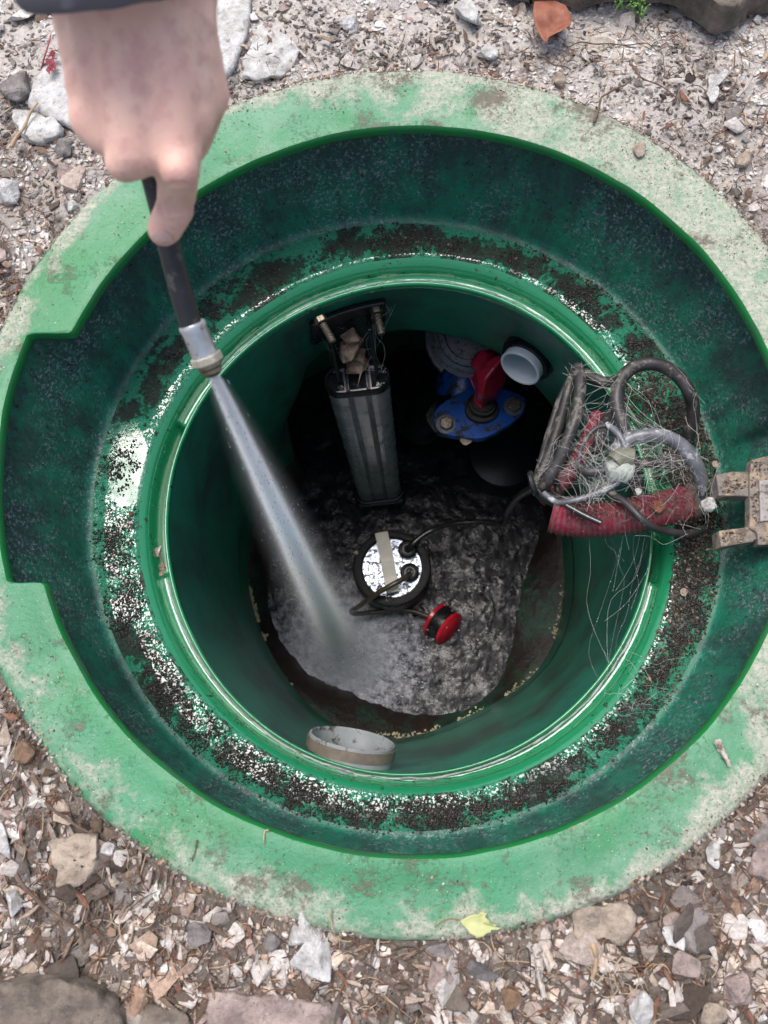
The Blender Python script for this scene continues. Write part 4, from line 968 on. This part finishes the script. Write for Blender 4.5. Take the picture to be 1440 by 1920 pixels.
# pump cables and float switch
cabm = simple('wet_black_cable', (.016, .015, .016), .22, .3, 60, .0005, (.13, .10, .06), .62, 50, Coat_Weight=.6)
mudc = simple('muddy_cable', (.075, .055, .035), .3, .4, 60, .0006, (.02, .018, .015), .52, 60, Coat_Weight=.5)
def cable(pp, r, mat, label, name='cable', cat='cable', parent=None, seg=12, n=10):
    V, Fc = tube(crom(pp, n), r, seg); o = MB().add(V, Fc).build(name, mat, parent)
    return tag(o, label, cat) if label else o
cable([P(764,1031,-.915), P(772,1022,-.90), P(790,1006,-.895), P(815,992,-.89), P(850,982,-.87), P(900,979,-.85), P(935,983,-.83), P(948,978,-.80), P(955,955,-.72), P(972,932,-.55), P(1000,915,-.35), P(1030,905,-.16)], .0062, cabm, 'black power cable rising from the pump towards the cable bundle')
fs = empty('float_switch', P(830, 1172, ZWAT), 'red and black float switch bobbing in the water below the pump', 'float switch')
cable([P(768,1076,-.915), P(762,1082,-.895), P(740,1094,-.885), P(705,1114,-.90), P(672,1138,-.95), P(659,1146,-.98), P(668,1151,-.99), P(700,1148,-1.0), P(740,1144,-1.01), P(775,1146,-1.015), P(812,1160,-1.02), P(828,1170,-1.02)], .0058, mudc, None, 'float_cable', parent=fs)
fa = P(852, 1184, -1.015) - P(814, 1154, -1.02); fa = fa / np.linalg.norm(fa) + np.array([0, 0, .25]); fcn = P(830, 1170, -1.036)
MB().add(*lathe([(.040, -.016), (.041, -.008), (.041, .008), (.040, .016)], 40, fcn, fa, True, True)).build('float_body', blackp, fs)
redm = simple('wet_red_float', (.50, .012, .03), .2, .15, 40, .0006, (.08, .01, .02), .70, 50, Coat_Weight=.6)
MB().add(*lathe([(.034, .012), (.042, .015), (.043, .022), (.033, .028), (.02, .031), (0, .032)], 40, fcn, fa)).build('float_cap', redm, fs)
MB().add(*lathe([(.030, -.012), (.042, -.015), (.043, -.022), (.033, -.028), (.02, -.031), (0, -.032)], 40, fcn, fa)).build('float_cap', redm, fs)

# ------------------------------------------------------------ cables, conduit and bracket on the right
dust = simple('dusty_black_cable', (.035, .033, .034), .4, .4, 50, .0008, (.16, .14, .12), .54, 60)
greyc = simple('dusty_grey_hose', (.13, .135, .15), .35, .5, 60, .0008, (.42, .42, .44), .54, 70, Coat_Weight=.3)
cable([P(1083,688,-.10), P(1088,720,-.09), P(1080,780,-.085), P(1062,830,-.09), P(1045,870,-.10), P(1028,900,-.11), P(1020,922,-.13), P(1060,955,-.12)], .0072, dust, 'thick dusty cable dropping beside the lip at the left of the bundle')
cable([P(1080,690,-.115), P(1066,730,-.11), P(1050,790,-.12), P(1030,850,-.13), P(1008,905,-.14), P(1016,930,-.15), P(1050,940,-.13), P(1110,935,-.12)], .0060, dust, 'thin black cable at the outer left of the cable bundle')
cable([P(1075,700,-.14), P(1050,750,-.15), P(1030,810,-.16), P(1016,860,-.17), P(1004,905,-.17)], .0045, dust, 'frayed cable strand hanging at the hole edge, leftmost in the bundle')
cable([P(1200,960,-.13), P(1185,880,-.10), P(1172,815,-.085), P(1156,755,-.08), P(1166,710,-.08), P(1195,686,-.08), P(1235,684,-.08), P(1270,704,-.085), P(1292,735,-.09), P(1300,775,-.11), P(1290,820,-.135)], .0078, dust, 'big dark cable loop standing highest over the ledge')
cable([P(1150,850,-.08), P(1175,826,-.075), P(1210,816,-.07), P(1250,820,-.07), P(1283,840,-.075), P(1305,872,-.085), P(1314,905,-.10), P(1310,940,-.13)], .0082, greyc, 'pale grey dusty hose arching towards the metal bracket')
cable([P(1138,795,-.08), P(1160,815,-.07), P(1172,840,-.07), P(1178,870,-.075), P(1170,895,-.08), P(1130,920,-.085), P(1080,938,-.09), P(1045,942,-.10), P(1020,925,-.11)], .0035, greyc, 'thin grey wire curving under the taped joint')
cable([P(1145,925,-.09), P(1175,945,-.075), P(1205,975,-.07), P(1235,993,-.085), P(1290,1000,-.11), P(1320,990,-.13)], .0042, dust, 'thin black wire lying across the red corrugated hose')
cable([P(1062,948,-.085), P(1095,966,-.08), P(1127,981,-.075)], .0034, cabm, 'short cut cable end lying on the red hose')
cable([P(1075,870,-.10), P(1100,885,-.085), P(1140,882,-.08), P(1180,872,-.08), P(1215,868,-.085), P(1260,872,-.11)], .0055, dust, 'dusty cable running level through the middle of the bundle')
cable([P(1095,700,-.13), P(1130,716,-.12), P(1155,720,-.125), P(1160,760,-.13), P(1130,800,-.12), P(1120,850,-.11)], .0070, dust, 'dark cable bending behind the bundle at its top')
cable([P(1085,870,-.09), P(1092,835,-.085), P(1115,805,-.08), P(1140,800,-.08), P(1155,825,-.08), P(1145,865,-.08), P(1110,890,-.085), P(1085,872,-.088)], .0030, dust, 'small thin wire ring in the middle of the bundle')
for i, (x_, y_) in enumerate(((1000, 907), (1024, 913), (1048, 919))):
    cc_ = P(x_, y_, -.135); Rr = frame((.9, .2, .3)); V, Fc = tube(np.array([cc_ + Rr @ np.array([.013 * math.cos(a), .013 * math.sin(a), 0]) for a in np.linspace(0, 6.283, 24, endpoint=False)]), .0038, 8, closed=True)
    tag(MB().add(V, Fc).build('cable_tie', cabm), ['glossy black band leftmost on the bundle, over the hole', 'glossy black band second from the left on the bundle', 'glossy black band third from the left, touching the red hose'][i], 'cable tie', 'black bands round the cable bundle')
tape = simple('pale_tape', (.34, .38, .34), .5, .25, 60, .0006, (.12, .11, .10), .55, 90)
V, Fc = tube(crom([P(1135,888,-.078), P(1160,882,-.076), P(1185,890,-.078)], 6), [.006, .012, .013, .012, .013, .012, .013, .012, .013, .012, .013, .012, .006][:13], 16)
tag(MB().add(V, Fc).build('taped_joint', tape), 'pale greenish tape wrapped round a cable joint', 'tape')
V, Fc = tube(crom([P(1150,868,-.07), P(1165,856,-.07), P(1186,858,-.07)], 6), .0105, 14); tag(MB().add(V, Fc).build('wire_nut', simple('olive_cap', (.16, .16, .12), .5, .3)), 'olive grey cap above the taped joint', 'cap')
# corrugated red conduit
redc = G('red_corrugated_plastic'); c_ = redc.mix(redc.noise(30, 5), (.17, .012, .032), (.27, .022, .055))
c_ = redc.mix(redc.ramp(redc.noise(120, 8, .8), [(.47, 0), (.58, .85)]), c_, (.13, .095, .08)); redcm = redc.fin(c_, .45, redc.bump(redc.noise(300, 5, .7), .5, .0008))
def conduit(pp, R0_, label, ribs=34):
    C = crom(pp, 40); L_ = np.concatenate([[0], np.cumsum(np.linalg.norm(np.diff(C, axis=0), axis=1))]); n_ = ribs * 6
    q = np.linspace(0, L_[-1], n_); C2 = np.column_stack([np.interp(q, L_, C[:, i]) for i in range(3)])
    r_ = R0_ * (1 + .045 * np.cos(np.arange(n_) * 2 * math.pi / 6)); V, Fc = tube(C2, r_, 40, cap=False); m_ = MB().add(V, Fc)
    V, Fc = tube(C2, r_ * .0 + R0_ * .91, 40, cap=False); m_.add(V, [f[::-1] for f in Fc]); return tag(m_.build('corrugated_hose', redcm), label, 'hose')
conduit([P(1034,966,-.118), P(1060,972,-.116), P(1110,975,-.112), P(1180,968,-.108), P(1240,955,-.105), P(1292,942,-.10)], .0200, 'red corrugated hose with an open torn end, lying on the ledge below the bundle', 30)
conduit([P(1120,780,-.17), P(1095,840,-.155), P(1060,900,-.145), P(1012,938,-.16)], .0095, 'narrower red corrugated hose hidden behind the black cables', 26)
MB_d = MB().add(*lathe([(.020, -.004), (.0195, .004), (.012, .006), (0, .006)], 30, P(1296, 941, -.10), P(1300, 940, -.10) - P(1240, 955, -.105), wob=.08)); tag(MB_d.build('mud_plug', simple('dry_mud', (.085, .065, .05), .95, .4, 120, .004)), 'dry mud plugging the torn end of the red hose', 'mud')
rock(1327, 948, 15, 'white', 'round cream lump between the red hose and the bracket', z=-.10, n=45, flat=.9); rock(1236, 950, 13, 'rust', 'flat rusty disc shaped stone stuck on the red hose', z=-.080, flat=.3, n=45)
rock(1196, 922, 8, 'white', 'tiny cream chip at the top of the red hose', z=-.082, n=12); rock(1341, 870, 7, 'beige', 'tiny beige pebble left of the bracket top', z=-.13, n=40, name='pebble', cat='pebble'); rock(1283, 1110, 9, 'beige', 'small tan crumb on the right part of the ledge', z=ZE + .004)
rock(296, 1035, 10, 'wetrock', 'pink brown stone wedged in the left groove', z=ZLIP - .010, asp=.9); rock(306, 1063, 9, 'wetrock', 'rusty wet stone at the end of the left groove', z=ZLIP - .002, flat=.8)
rock(303, 1076, 5, 'wetrock', 'tiny wet stone just under the rusty one in the groove', z=ZLIP); rock(290, 948, 6, 'beige', 'small cream chip higher up in the left groove', z=ZLIP - .014, asp=.7, rot=30); rock(300, 1030, 5, 'white', 'little white chip against the pink brown groove stone', z=ZLIP, asp=.6, rot=-20)
rock(246, 963, 4.5, 'rust', 'tiny orange pebble on the wet left ledge', z=ZE + .002, n=40, name='pebble', cat='pebble')
# U shaped bracket standing at the right border
rusty = G('rust_flecked_bracket'); c_ = rusty.mix(rusty.ramp(rusty.noise(90, 8, .75), [(.42, 0), (.58, 1)]), (.38, .30, .22), (.12, .095, .08))
c_ = rusty.mix(rusty.ramp(rusty.noise(40, 4), [(.5, 0), (.6, .7)]), c_, (.22, .20, .19)); brm = rusty.fin(c_, .75, rusty.bump(rusty.noise(200, 7, .8), .9, .002))
br = empty('lock_bracket', P(1420, 945, -.09), 'dirty beige U shaped bracket sticking in from the right edge', 'bracket')
def block(name, pxs, z, h, mat, parent, bv=.0012):
    C = [P(x, y, z) for x, y in pxs]; n = len(C); V = [p - np.array([0, 0, h]) for p in C] + C
    Fc = [(k, (k + 1) % n, n + (k + 1) % n, n + k) for k in range(n)] + [tuple(range(n, 2 * n)), tuple(range(n))[::-1]]
    o = MB().add(V, Fc).build(name, mat, parent, False); bm_ = bmesh.new(); bm_.from_mesh(o.data); bmesh.ops.recalc_face_normals(bm_, faces=bm_.faces); bm_.to_mesh(o.data); bm_.free()
    b = o.modifiers.new('b', 'BEVEL'); b.width = bv; b.segments = 2; return o
block('back_plate', [(1409,862),(1450,852),(1520,850),(1520,1020),(1422,1022),(1420,998),(1406,990),(1406,890)], -.075, .014, brm, br)
block('arm', [(1343,890),(1372,884),(1407,884),(1405,931),(1392,930),(1348,929)], -.079, .022, brm, br)
block('arm', [(1348,995),(1404,988),(1421,996),(1422,1014),(1352,1026)], -.079, .022, brm, br)
block('cross_bar', [(1424,900),(1455,898),(1455,975),(1426,978)], -.0715, .004, simple('grey_clip', (.30, .28, .27), .6, .3, 60, .001, (.12, .1, .09)), br)

pts, sz, cl = [], [], []
for _ in range(900):
    if rng.random() < .55: q = P(rng.uniform(1409, 1440), rng.uniform(865, 1015), -.074)
    elif rng.random() < .5: q = P(rng.uniform(1350, 1405), rng.uniform(893, 925), -.078)
    else: q = P(rng.uniform(1355, 1415), rng.uniform(998, 1016), -.078)
    if fbm(q[0], q[1], 0, 60, 3) < -.05: continue
    pts.append(q); sz.append(.0004 + .0018 * rng.random() ** 3); cl.append(np.array([(.10,.075,.06),(.20,.16,.13),(.34,.29,.24),(.05,.04,.033)][rng.integers(4)]) * rng.uniform(.7, 1.2))
tag(scatter('bracket_dirt', pts, sz, cl, stone_m, .8, TPL, .2, 1.2), 'crumbly soil caked on the beige bracket at the right edge', 'dirt', kind='stuff')
# cobwebs
webm = G('cobweb_silk').fin((.62, .60, .58), .6)
def web(label, nstr, gen, r=.00016, beads=0):
    mb = MB()
    for _ in range(nstr):
        a, b = gen(); dl = np.linalg.norm(b - a); sag = np.array([0, 0, -rng.uniform(.0, .12) * dl]); m = (a + b) / 2 + sag + rng.normal(0, .10, 3) * dl
        C = crom([a, (a + m) / 2 + rng.normal(0, .03, 3) * dl, m, (m + b) / 2 + rng.normal(0, .03, 3) * dl, b], 3); V, Fc = tube(C, r * rng.uniform(.5, 1.5), 3, cap=False); mb.add(V, Fc)
        for _ in range(beads if rng.random() < .5 else 0):
            t = rng.random(); i = min(int(t * (len(C) - 1)), len(C) - 2); q = C[i] + (C[i + 1] - C[i]) * (t * (len(C) - 1) - i); mb.add(iv0 * rng.uniform(.0002, .0006) + q, if0)
    return tag(mb.build('cobweb', webm, smooth=False), label, 'cobweb')
iv0, if0 = ico(0)
an = [P(x, y, z) for x, y, z in [(1083,690,-.09),(1078,760,-.085),(1060,830,-.09),(1020,880,-.11),(1005,905,-.13),(1160,720,-.08),(1160,760,-.08),(1172,820,-.08),(1150,860,-.07),(1170,880,-.065),(1130,920,-.08),(1110,940,-.08),(1240,820,-.07),(1300,860,-.08),(1250,860,-.08),(1090,870,-.09),(1120,800,-.09),(1240,690,-.08),(1290,750,-.09),(1200,930,-.08),(1300,950,-.09),(1340,900,-.08),(1320,990,-.09),(1230,1000,-.09)]]
def short(f):
    def h():
        for _ in range(60):
            a, b = f()
            if np.linalg.norm(a - b) < .085: return a, b
        return a, b
    return h
def g1():
    i = rng.integers(16); j = rng.integers(16); 
    return an[i] + rng.normal(0, .006, 3), an[j] + rng.normal(0, .006, 3)
web('thick grey cobweb stretched over the left half of the cable bundle', 260, (lambda: short(g1)()), .00009)
def g2(): i, j = 8 + rng.integers(16), 8 + rng.integers(16); return an[i] + rng.normal(0, .012, 3), an[j] + rng.normal(0, .012, 3)
web('loose dirty cobweb between the grey hose, the red hose and the bracket', 110, short(g2), .00010)
def g3():
    a = P(rng.uniform(1100, 1240), 1000, -.13); b = P(rng.uniform(1130, 1215), rng.uniform(1050, 1330), -.18); return a, b
web('fine beaded cobweb hanging below the red hose over the hole', 10, g3, .00007, 16)
def g4():
    a = P(rng.uniform(1150, 1300), rng.uniform(1230, 1340), ZL + .006); b = a + rng.normal(0, 1, 3) * np.array([.018, .012, .001]); return a, b
web('wispy cobweb lying on the lower right part of the ledge', 34, g4, .00009)
pp1 = [P(730,577,-.26), P(715,560,-.24), P(700,610,-.30), P(680,690,-.35), P(720,690,-.35), P(600,600,-.27), P(630,660,-.33), P(635,690,-.36), P(580,590,-.26)]
def g5(): i, j = rng.integers(9), rng.integers(9); return pp1[i] + rng.normal(0, .004, 3), pp1[j] + rng.normal(0, .004, 3)
web('thin cobweb strung between the rail bracket and the far wall', 30, g5, .00012, 8)

# ------------------------------------------------------------ hose with nozzle, spray
hose = empty('pressure_hose', P(375, 650, -.0) * 0 + PD(372, 640, .50), 'black pressure hose with metal nozzle held in the hand, spraying water', 'hose')
hm = simple('scuffed_black_rubber', (.022, .022, .026), .45, .35, 40, .0006, (.09, .085, .085), .56, 70)
hp = [PD(120,-520,.36), PD(200,-160,.41), PD(240,80,.435), PD(262,200,.445), PD(276,290,.452), PD(291,350,.462), PD(306,410,.468), PD(322,480,.476), PD(340,550,.486), PD(360,618,.497)]
V, Fc = tube(crom(hp, 10), .0070, 24); MB().add(V, Fc).build('hose_line', hm, hose)
n0, n1 = PD(352, 590, .493), PD(398, 697, .510); nd = (n1 - n0) / np.linalg.norm(n1 - n0)
zinc = simple('zinc_ferrule', (.55, .57, .59), .28, .25, 70, .0005, (.20, .17, .13), .58, 120, Metallic=.6); brass = simple('dirty_brass', (.24, .19, .14), .32, .4, 90, .0008, Metallic=.7)
palez = simple('pale_nut', (.55, .50, .42), .5, .2, 90, .0005, (.25, .2, .15), .6, 150, Metallic=.3)
LN = np.linalg.norm(n1 - n0)
MB().add(*lathe([(.0072, 0), (.0084, .0), (.0090, .001), (.0090, .0035), (.0086, .0045), (.0088, LN * .60), (.0080, LN * .62)], 36, n0 + nd * .006, nd, True)).build('ferrule', zinc, hose)
MB().add(*extrude(hexpoly(.0108), .006, n0 + nd * (LN * .62 + .003), frame(nd))).build('hex_nut', palez, hose, False, .001)
MB().add(*lathe([(.0082, 0), (.0084, .002), (.0068, .004), (.0070, .006), (.0042, .0085), (.0030, .009), (0, .0085)], 36, n0 + nd * (LN * .62 + .009), nd, False, False)).build('nozzle_tip', brass, hose)
tip = n0 + nd * (LN * .62 + .017)
tgt = P(635, 1205, ZWAT + .01); sd_ = tgt - tip; SL = np.linalg.norm(sd_); Rs = frame(sd_)
g = G('fine_water_spray'); g.t.nodes.remove(g.b); x, y, z = g.sep()
zz = g.math('DIVIDE', z, SL); ww = g.math('ADD', .0021, g.math('MULTIPLY', zz, .019))
rad = g.math('SQRT', g.math('ADD', g.math('MULTIPLY', x, x), g.math('MULTIPLY', y, y)))
q = g.math('DIVIDE', rad, ww); gs = g.math('EXPONENT', g.math('MULTIPLY', g.math('MULTIPLY', q, q), -1.0))
gs2 = g.math('EXPONENT', g.math('MULTIPLY', g.math('MULTIPLY', g.math('DIVIDE', q, 2.3), g.math('DIVIDE', q, 2.3)), -1.0))
den = g.math('DIVIDE', .0021, ww)
strk = g.ramp(g.noise(330, 4, .7, vec=g.mapv((1, 1, .03))), [(.35, .15), (.65, 1.9)])
core = g.math('MULTIPLY', g.math('MULTIPLY', gs, strk), g.math('MULTIPLY', g.math('POWER', den, 1.6), 1500.0))
halo = g.math('MULTIPLY', gs2, g.math('MULTIPLY', g.math('POWER', den, 1.1), 13.0))
dd = g.math('ADD', core, halo); dd = g.math('MULTIPLY', dd, g.math('SUBTRACT', 1.0, g.math('POWER', g.math('MINIMUM', zz, 1.0), 7.0)))
pv = g.N.new('ShaderNodeVolumePrincipled'); pv.inputs['Color'].default_value = (.98, .985, 1, 1); pv.inputs['Anisotropy'].default_value = -.2
g.L(dd, pv.inputs['Density']); g.L(pv.outputs[0], g.N['Material Output'].inputs['Volume'])
g.m.cycles.volume_step_rate = .03; g.m.volume_intersection_method = 'ACCURATE' if hasattr(g.m, 'volume_intersection_method') else 'FAST'
prof = [(.001, 0), (.0035, .004)] + [(.0035 + (.0021 + .019 * t) * 4.6 * min(1, t * 8 + .3), SL * t) for t in np.linspace(.02, 1, 24)]
V, Fc = lathe(prof, 40, (0, 0, 0), (0, 0, 1), True, True)
spray = MB().add(V, Fc).build('water_spray', g.m); spray.matrix_world = Matrix([[*Rs[i], tip[i]] for i in range(3)] + [[0, 0, 0, 1]])
tag(spray, 'white cone of fine spray shooting from the nozzle down to the dark water', 'spray', kind='stuff')

g = G('churned_mist'); g.t.nodes.remove(g.b); x, y, z = g.sep()
e2 = g.math('ADD', g.math('POWER', g.math('DIVIDE', x, .062), 2.0), g.math('ADD', g.math('POWER', g.math('DIVIDE', y, .050), 2.0), g.math('POWER', g.math('DIVIDE', z, .035), 2.0)))
md = g.math('MULTIPLY', g.math('EXPONENT', g.math('MULTIPLY', e2, -1.0)), g.math('MULTIPLY', g.ramp(g.noise(38, 6, .7), [(.40, .1), (.60, 1)]), 95.0))
pv2 = g.N.new('ShaderNodeVolumePrincipled'); pv2.inputs['Color'].default_value = (.98, .985, 1, 1); g.L(md, pv2.inputs['Density']); g.L(pv2.outputs[0], g.N['Material Output'].inputs['Volume']); g.m.cycles.volume_step_rate = .15
sv_, sf_ = ico(2); mo = mesh_obj('splash_mist', sv_ * np.array([.13, .105, .075]), sf_, g.m); mo.location = JET + np.array([.008, .0, .008])
tag(mo, 'white mist and froth churned up where the spray strikes the water', 'mist', kind='stuff')
mb = MB()
for _ in range(1500):
    t = rng.random() ** .8; w_ = (.0021 + .024 * t) * 1.25
    lx, ly = rng.normal(0, w_, 2); L_ = rng.uniform(.002, .007) * (.5 + t); r_ = rng.uniform(.00015, .0005)
    p = np.array([lx, ly, SL * t]); dr_ = np.array([lx, ly, SL * t + .05]); dr_ /= np.linalg.norm(dr_)
    a_, b_ = tip + Rs @ (p - dr_ * L_), tip + Rs @ (p + dr_ * L_); V, Fc = tube(np.array([a_, (a_ + b_) / 2, b_]), [r_ * .3, r_, r_ * .3], 4); mb.add(V, Fc)
tag(mb.build('spray_droplets', drop), 'fine elongated droplets flying inside the spray cone', 'droplets', kind='stuff')
# ------------------------------------------------------------ the hand
def caps():
    mb = MB(); sv, sf = ico(2)
    def cap(a, b, ra, rb):
        a, b = np.asarray(a), np.asarray(b); L = np.linalg.norm(b - a); n_ = max(2, int(L / .006))
        V = [];
        for i in range(n_ + 1):
            t = i / n_; mb.add(sv * (ra + (rb - ra) * t) + a + (b - a) * t, sf)
    return mb, cap
mb, cap = caps()
W0 = PD(225, -70, .352)
fore = PD(140, -560, .28)
for off in (-62, 0, 62): cap(PD(222 + off, -60, .362), PD(140 + off * 1.3, -560, .30), .019, .028)
J = lambda x, y, d: PD(x, y, d)
cap(J(280,-40,.362), J(332,286,.388), .020, .0125); cap(J(240,-40,.360), J(250,286,.387), .020, .0132)
cap(J(196,-40,.362), J(200,244,.393), .020, .0130); cap(J(158,-30,.370), J(174,192,.402), .018, .0120)
cap(J(325,-30,.372), J(388,178,.402), .017, .0122)                                  # thumb metacarpal
cap(J(350,60,.385), J(365,190,.395), .014, .014); cap(J(340,120,.385), J(340,260,.395), .014, .011); cap(J(190,60,.385), J(215,200,.405), .016, .013)
cap(J(290,100,.378), J(290,270,.392), .014, .011); cap(J(225,100,.378), J(228,270,.394), .014, .011)
cap(J(240,60,.395), J(300,200,.412), .016, .013)                                     # palm
cap(J(388,178,.402), J(362,262,.432), .0118, .0105); cap(J(362,262,.432), J(335,310,.452), .0105, .0090)   # thumb folded under
cap(J(332,288,.388), J(333,345,.415), .0128, .0112); cap(J(333,345,.415), J(329,388,.434), .0112, .0108); cap(J(329,388,.434), J(311,424,.444), .0110, .0104)  # index
cap(J(311,424,.444), J(306,432,.446), .0104, .0094)
cap(J(250,286,.387), J(240,296,.425), .0122, .0110); cap(J(240,296,.425), J(262,268,.472), .0108, .0098); cap(J(262,268,.472), J(300,258,.470), .0096, .0085)
cap(J(200,244,.393), J(196,242,.430), .0120, .0106); cap(J(196,242,.430), J(232,220,.470), .0104, .0094); cap(J(232,225,.470), J(285,212,.466), .0093, .0083)
cap(J(174,192,.402), J(174,196,.436), .0108, .0095); cap(J(174,196,.436), J(212,182,.466), .0092, .0083); cap(J(212,182,.466), J(258,172,.460), .0082, .0074)
cap(J(336,318,.384), J(336,322,.386), .0100, .0098); cap(J(232,305,.388), J(232,307,.389), .0098, .0095)   # knuckle heads
for k_ in range(5):
    t_ = k_ / 4; cap(J(160 + 30 * t_, -20 + 60 * k_, .375 + .0045 * k_), J(348 - 5 * t_, -20 + 60 * k_, .374 + .0045 * k_), .0162, .0162)
cap(J(225,255,.3935), J(322,268,.391), .0132, .0132); cap(J(205,225,.393), J(330,240,.390), .0145, .0145)
g = G('skin'); nz = g.ramp(g.noise(28, 4, .6), [(.35, 0), (.65, 1)])
c = g.mix(nz, (.93, .63, .52), (.91, .55, .46))
for (kx, ky, kd, kr) in ((334, 318, .380, .016), (232, 300, .384, .013), (420, 180, .395, .013), (308, 440, .44, .012), (250, 250, .38, .010)):
    kp = PD(kx, ky, kd); n_ = g.N.new('ShaderNodeVectorMath'); n_.operation = 'DISTANCE'; g.L(g.obj, n_.inputs[0]); n_.inputs[1].default_value = tuple(kp)
    c = g.mix(g.ramp(n_.outputs['Value'], [(0, .28), (kr, .0)]), c, (.80, .40, .33)); c = g.mix(g.ramp(g.noise(90, 5, .6), [(.5, 0), (.75, .35)]), c, (.74, .42, .37))
wv = g.noise(420, 4, .6, vec=g.mapv((1, 1, 1)))
skin = g.fin(c, .5, g.bump(wv, .35, .0006, g.bump(g.vor(700), .25, .0004, g.bump(g.noise(45, 4), .4, .003))), Subsurface_Weight=.25, Subsurface_Scale=.006)
skin.node_tree.nodes['Principled BSDF'].inputs['Subsurface Radius'].default_value = (1, .35, .2)
hand = mb.build('person', skin)
rm_ = hand.modifiers.new('r', 'REMESH'); rm_.mode = 'VOXEL'; rm_.voxel_size = .0016; rm_.use_smooth_shade = True
sm = hand.modifiers.new('s', 'SMOOTH'); sm.factor = .5; sm.iterations = 22
tag(hand, 'bare right hand in a grey sleeve reaching in from the top, gripping the hose', 'person')
bpy.context.view_layer.update()
dg = bpy.context.evaluated_depsgraph_get(); me = bpy.data.meshes.new_from_object(hand.evaluated_get(dg)); hand.modifiers.clear(); hand.data = me
if not me.materials: me.materials.append(skin)
# skin creases over the finger joint, pressed into the mesh
co_ = np.empty(len(me.vertices) * 3, dtype=np.float32); me.vertices.foreach_get('co', co_); co_ = co_.reshape(-1, 3)
no_ = np.empty(len(me.vertices) * 3, dtype=np.float32); me.vertices.foreach_get('normal', no_); no_ = no_.reshape(-1, 3)
q_ = (co_ - CAM) @ RC; uu = 720 + F * q_[:, 0] / q_[:, 2]; vv = 960 + F * q_[:, 1] / q_[:, 2]
for (cx_, cy_, wx, bend, dp_) in ((331, 382, 34, .006, .0009), (331, 391, 32, .004, .0008), (330, 374, 28, .008, .0006), (328, 400, 24, .0, .0005), (335, 345, 26, .006, .0004)):
    yc = cy_ + bend * (uu - cx_) ** 2 * .6
    k_ = np.exp(-((vv - yc) / 2.6) ** 2) * np.exp(-((uu - cx_) / wx) ** 4) * (q_[:, 2] < .445)
    co_ -= no_ * (k_ * dp_ * 3.2)[:, None]
me.vertices.foreach_set('co', co_.ravel()); me.update(); me.polygons.foreach_set('use_smooth', [True] * len(me.polygons))
# nail of the index finger: a curved plate at the tip
nm_ = simple('fingernail', (.72, .50, .45), .3, .05, 30, .0001)
from mathutils.bvhtree import BVHTree
bvh = BVHTree.FromPolygons([tuple(v) for v in co_], [tuple(p.vertices) for p in me.polygons])
V = []; NU, NV = 11, 9
for i in range(NU):
    for j in range(NV):
        a = i / (NU - 1) * 2 - 1; b = j / (NV - 1)
        px_ = 305 + a * 20 * (1 - .35 * (2 * abs(b - .5)) ** 3); py_ = 433 + b * 23 - 4 * a * a * (1 if b > .5 else -1) + a * 2
        d = RC @ np.array([px_ - 720, py_ - 960, F]); d /= np.linalg.norm(d); h = bvh.ray_cast(Vector(CAM), Vector(d))
        if h[0] is None: h = (Vector(PD(px_, py_, .445)),)
        p = np.array(h[0]); V.append(p - d * (.0006 + .0002 * (1 - a * a)))
Fc = [(i * NV + j, (i + 1) * NV + j, (i + 1) * NV + j + 1, i * NV + j + 1) for i in range(NU - 1) for j in range(NV - 1)]
nail = mesh_obj('fingernail', V, Fc, nm_, hand); sdm = nail.modifiers.new('s', 'SOLIDIFY'); sdm.thickness = .0006; sdm.offset = 0
# sleeve
slm = G('grey_sleeve_cloth'); cloth = slm.fin(slm.mix(slm.noise(60, 4), (.10, .10, .12), (.16, .16, .185)), .9, slm.bump(slm.noise(900, 3), .4, .0006))
s0_, s1_ = PD(206, -28, .352), PD(120, -560, .29); sax = (s1_ - s0_) / np.linalg.norm(s1_ - s0_); sax = sax + RC @ np.array([-.12, 0, 0]); V = []; prof = [(.0365, .012), (.0385, .002), (.0400, -.002), (.0420, .0), (.043, .006), (.042, .03), (.046, .06), (.044, .10), (.050, .17), (.056, .27)]
V, Fc = lathe(prof, 56, s0_, sax); V = [v + np.array([0, 0, 0]) + .002 * fbm(v[0], v[1], v[2], 30, 2) * np.array([1, 1, 1]) for v in V]
MB().add(V, Fc).build('sleeve', cloth, hand)
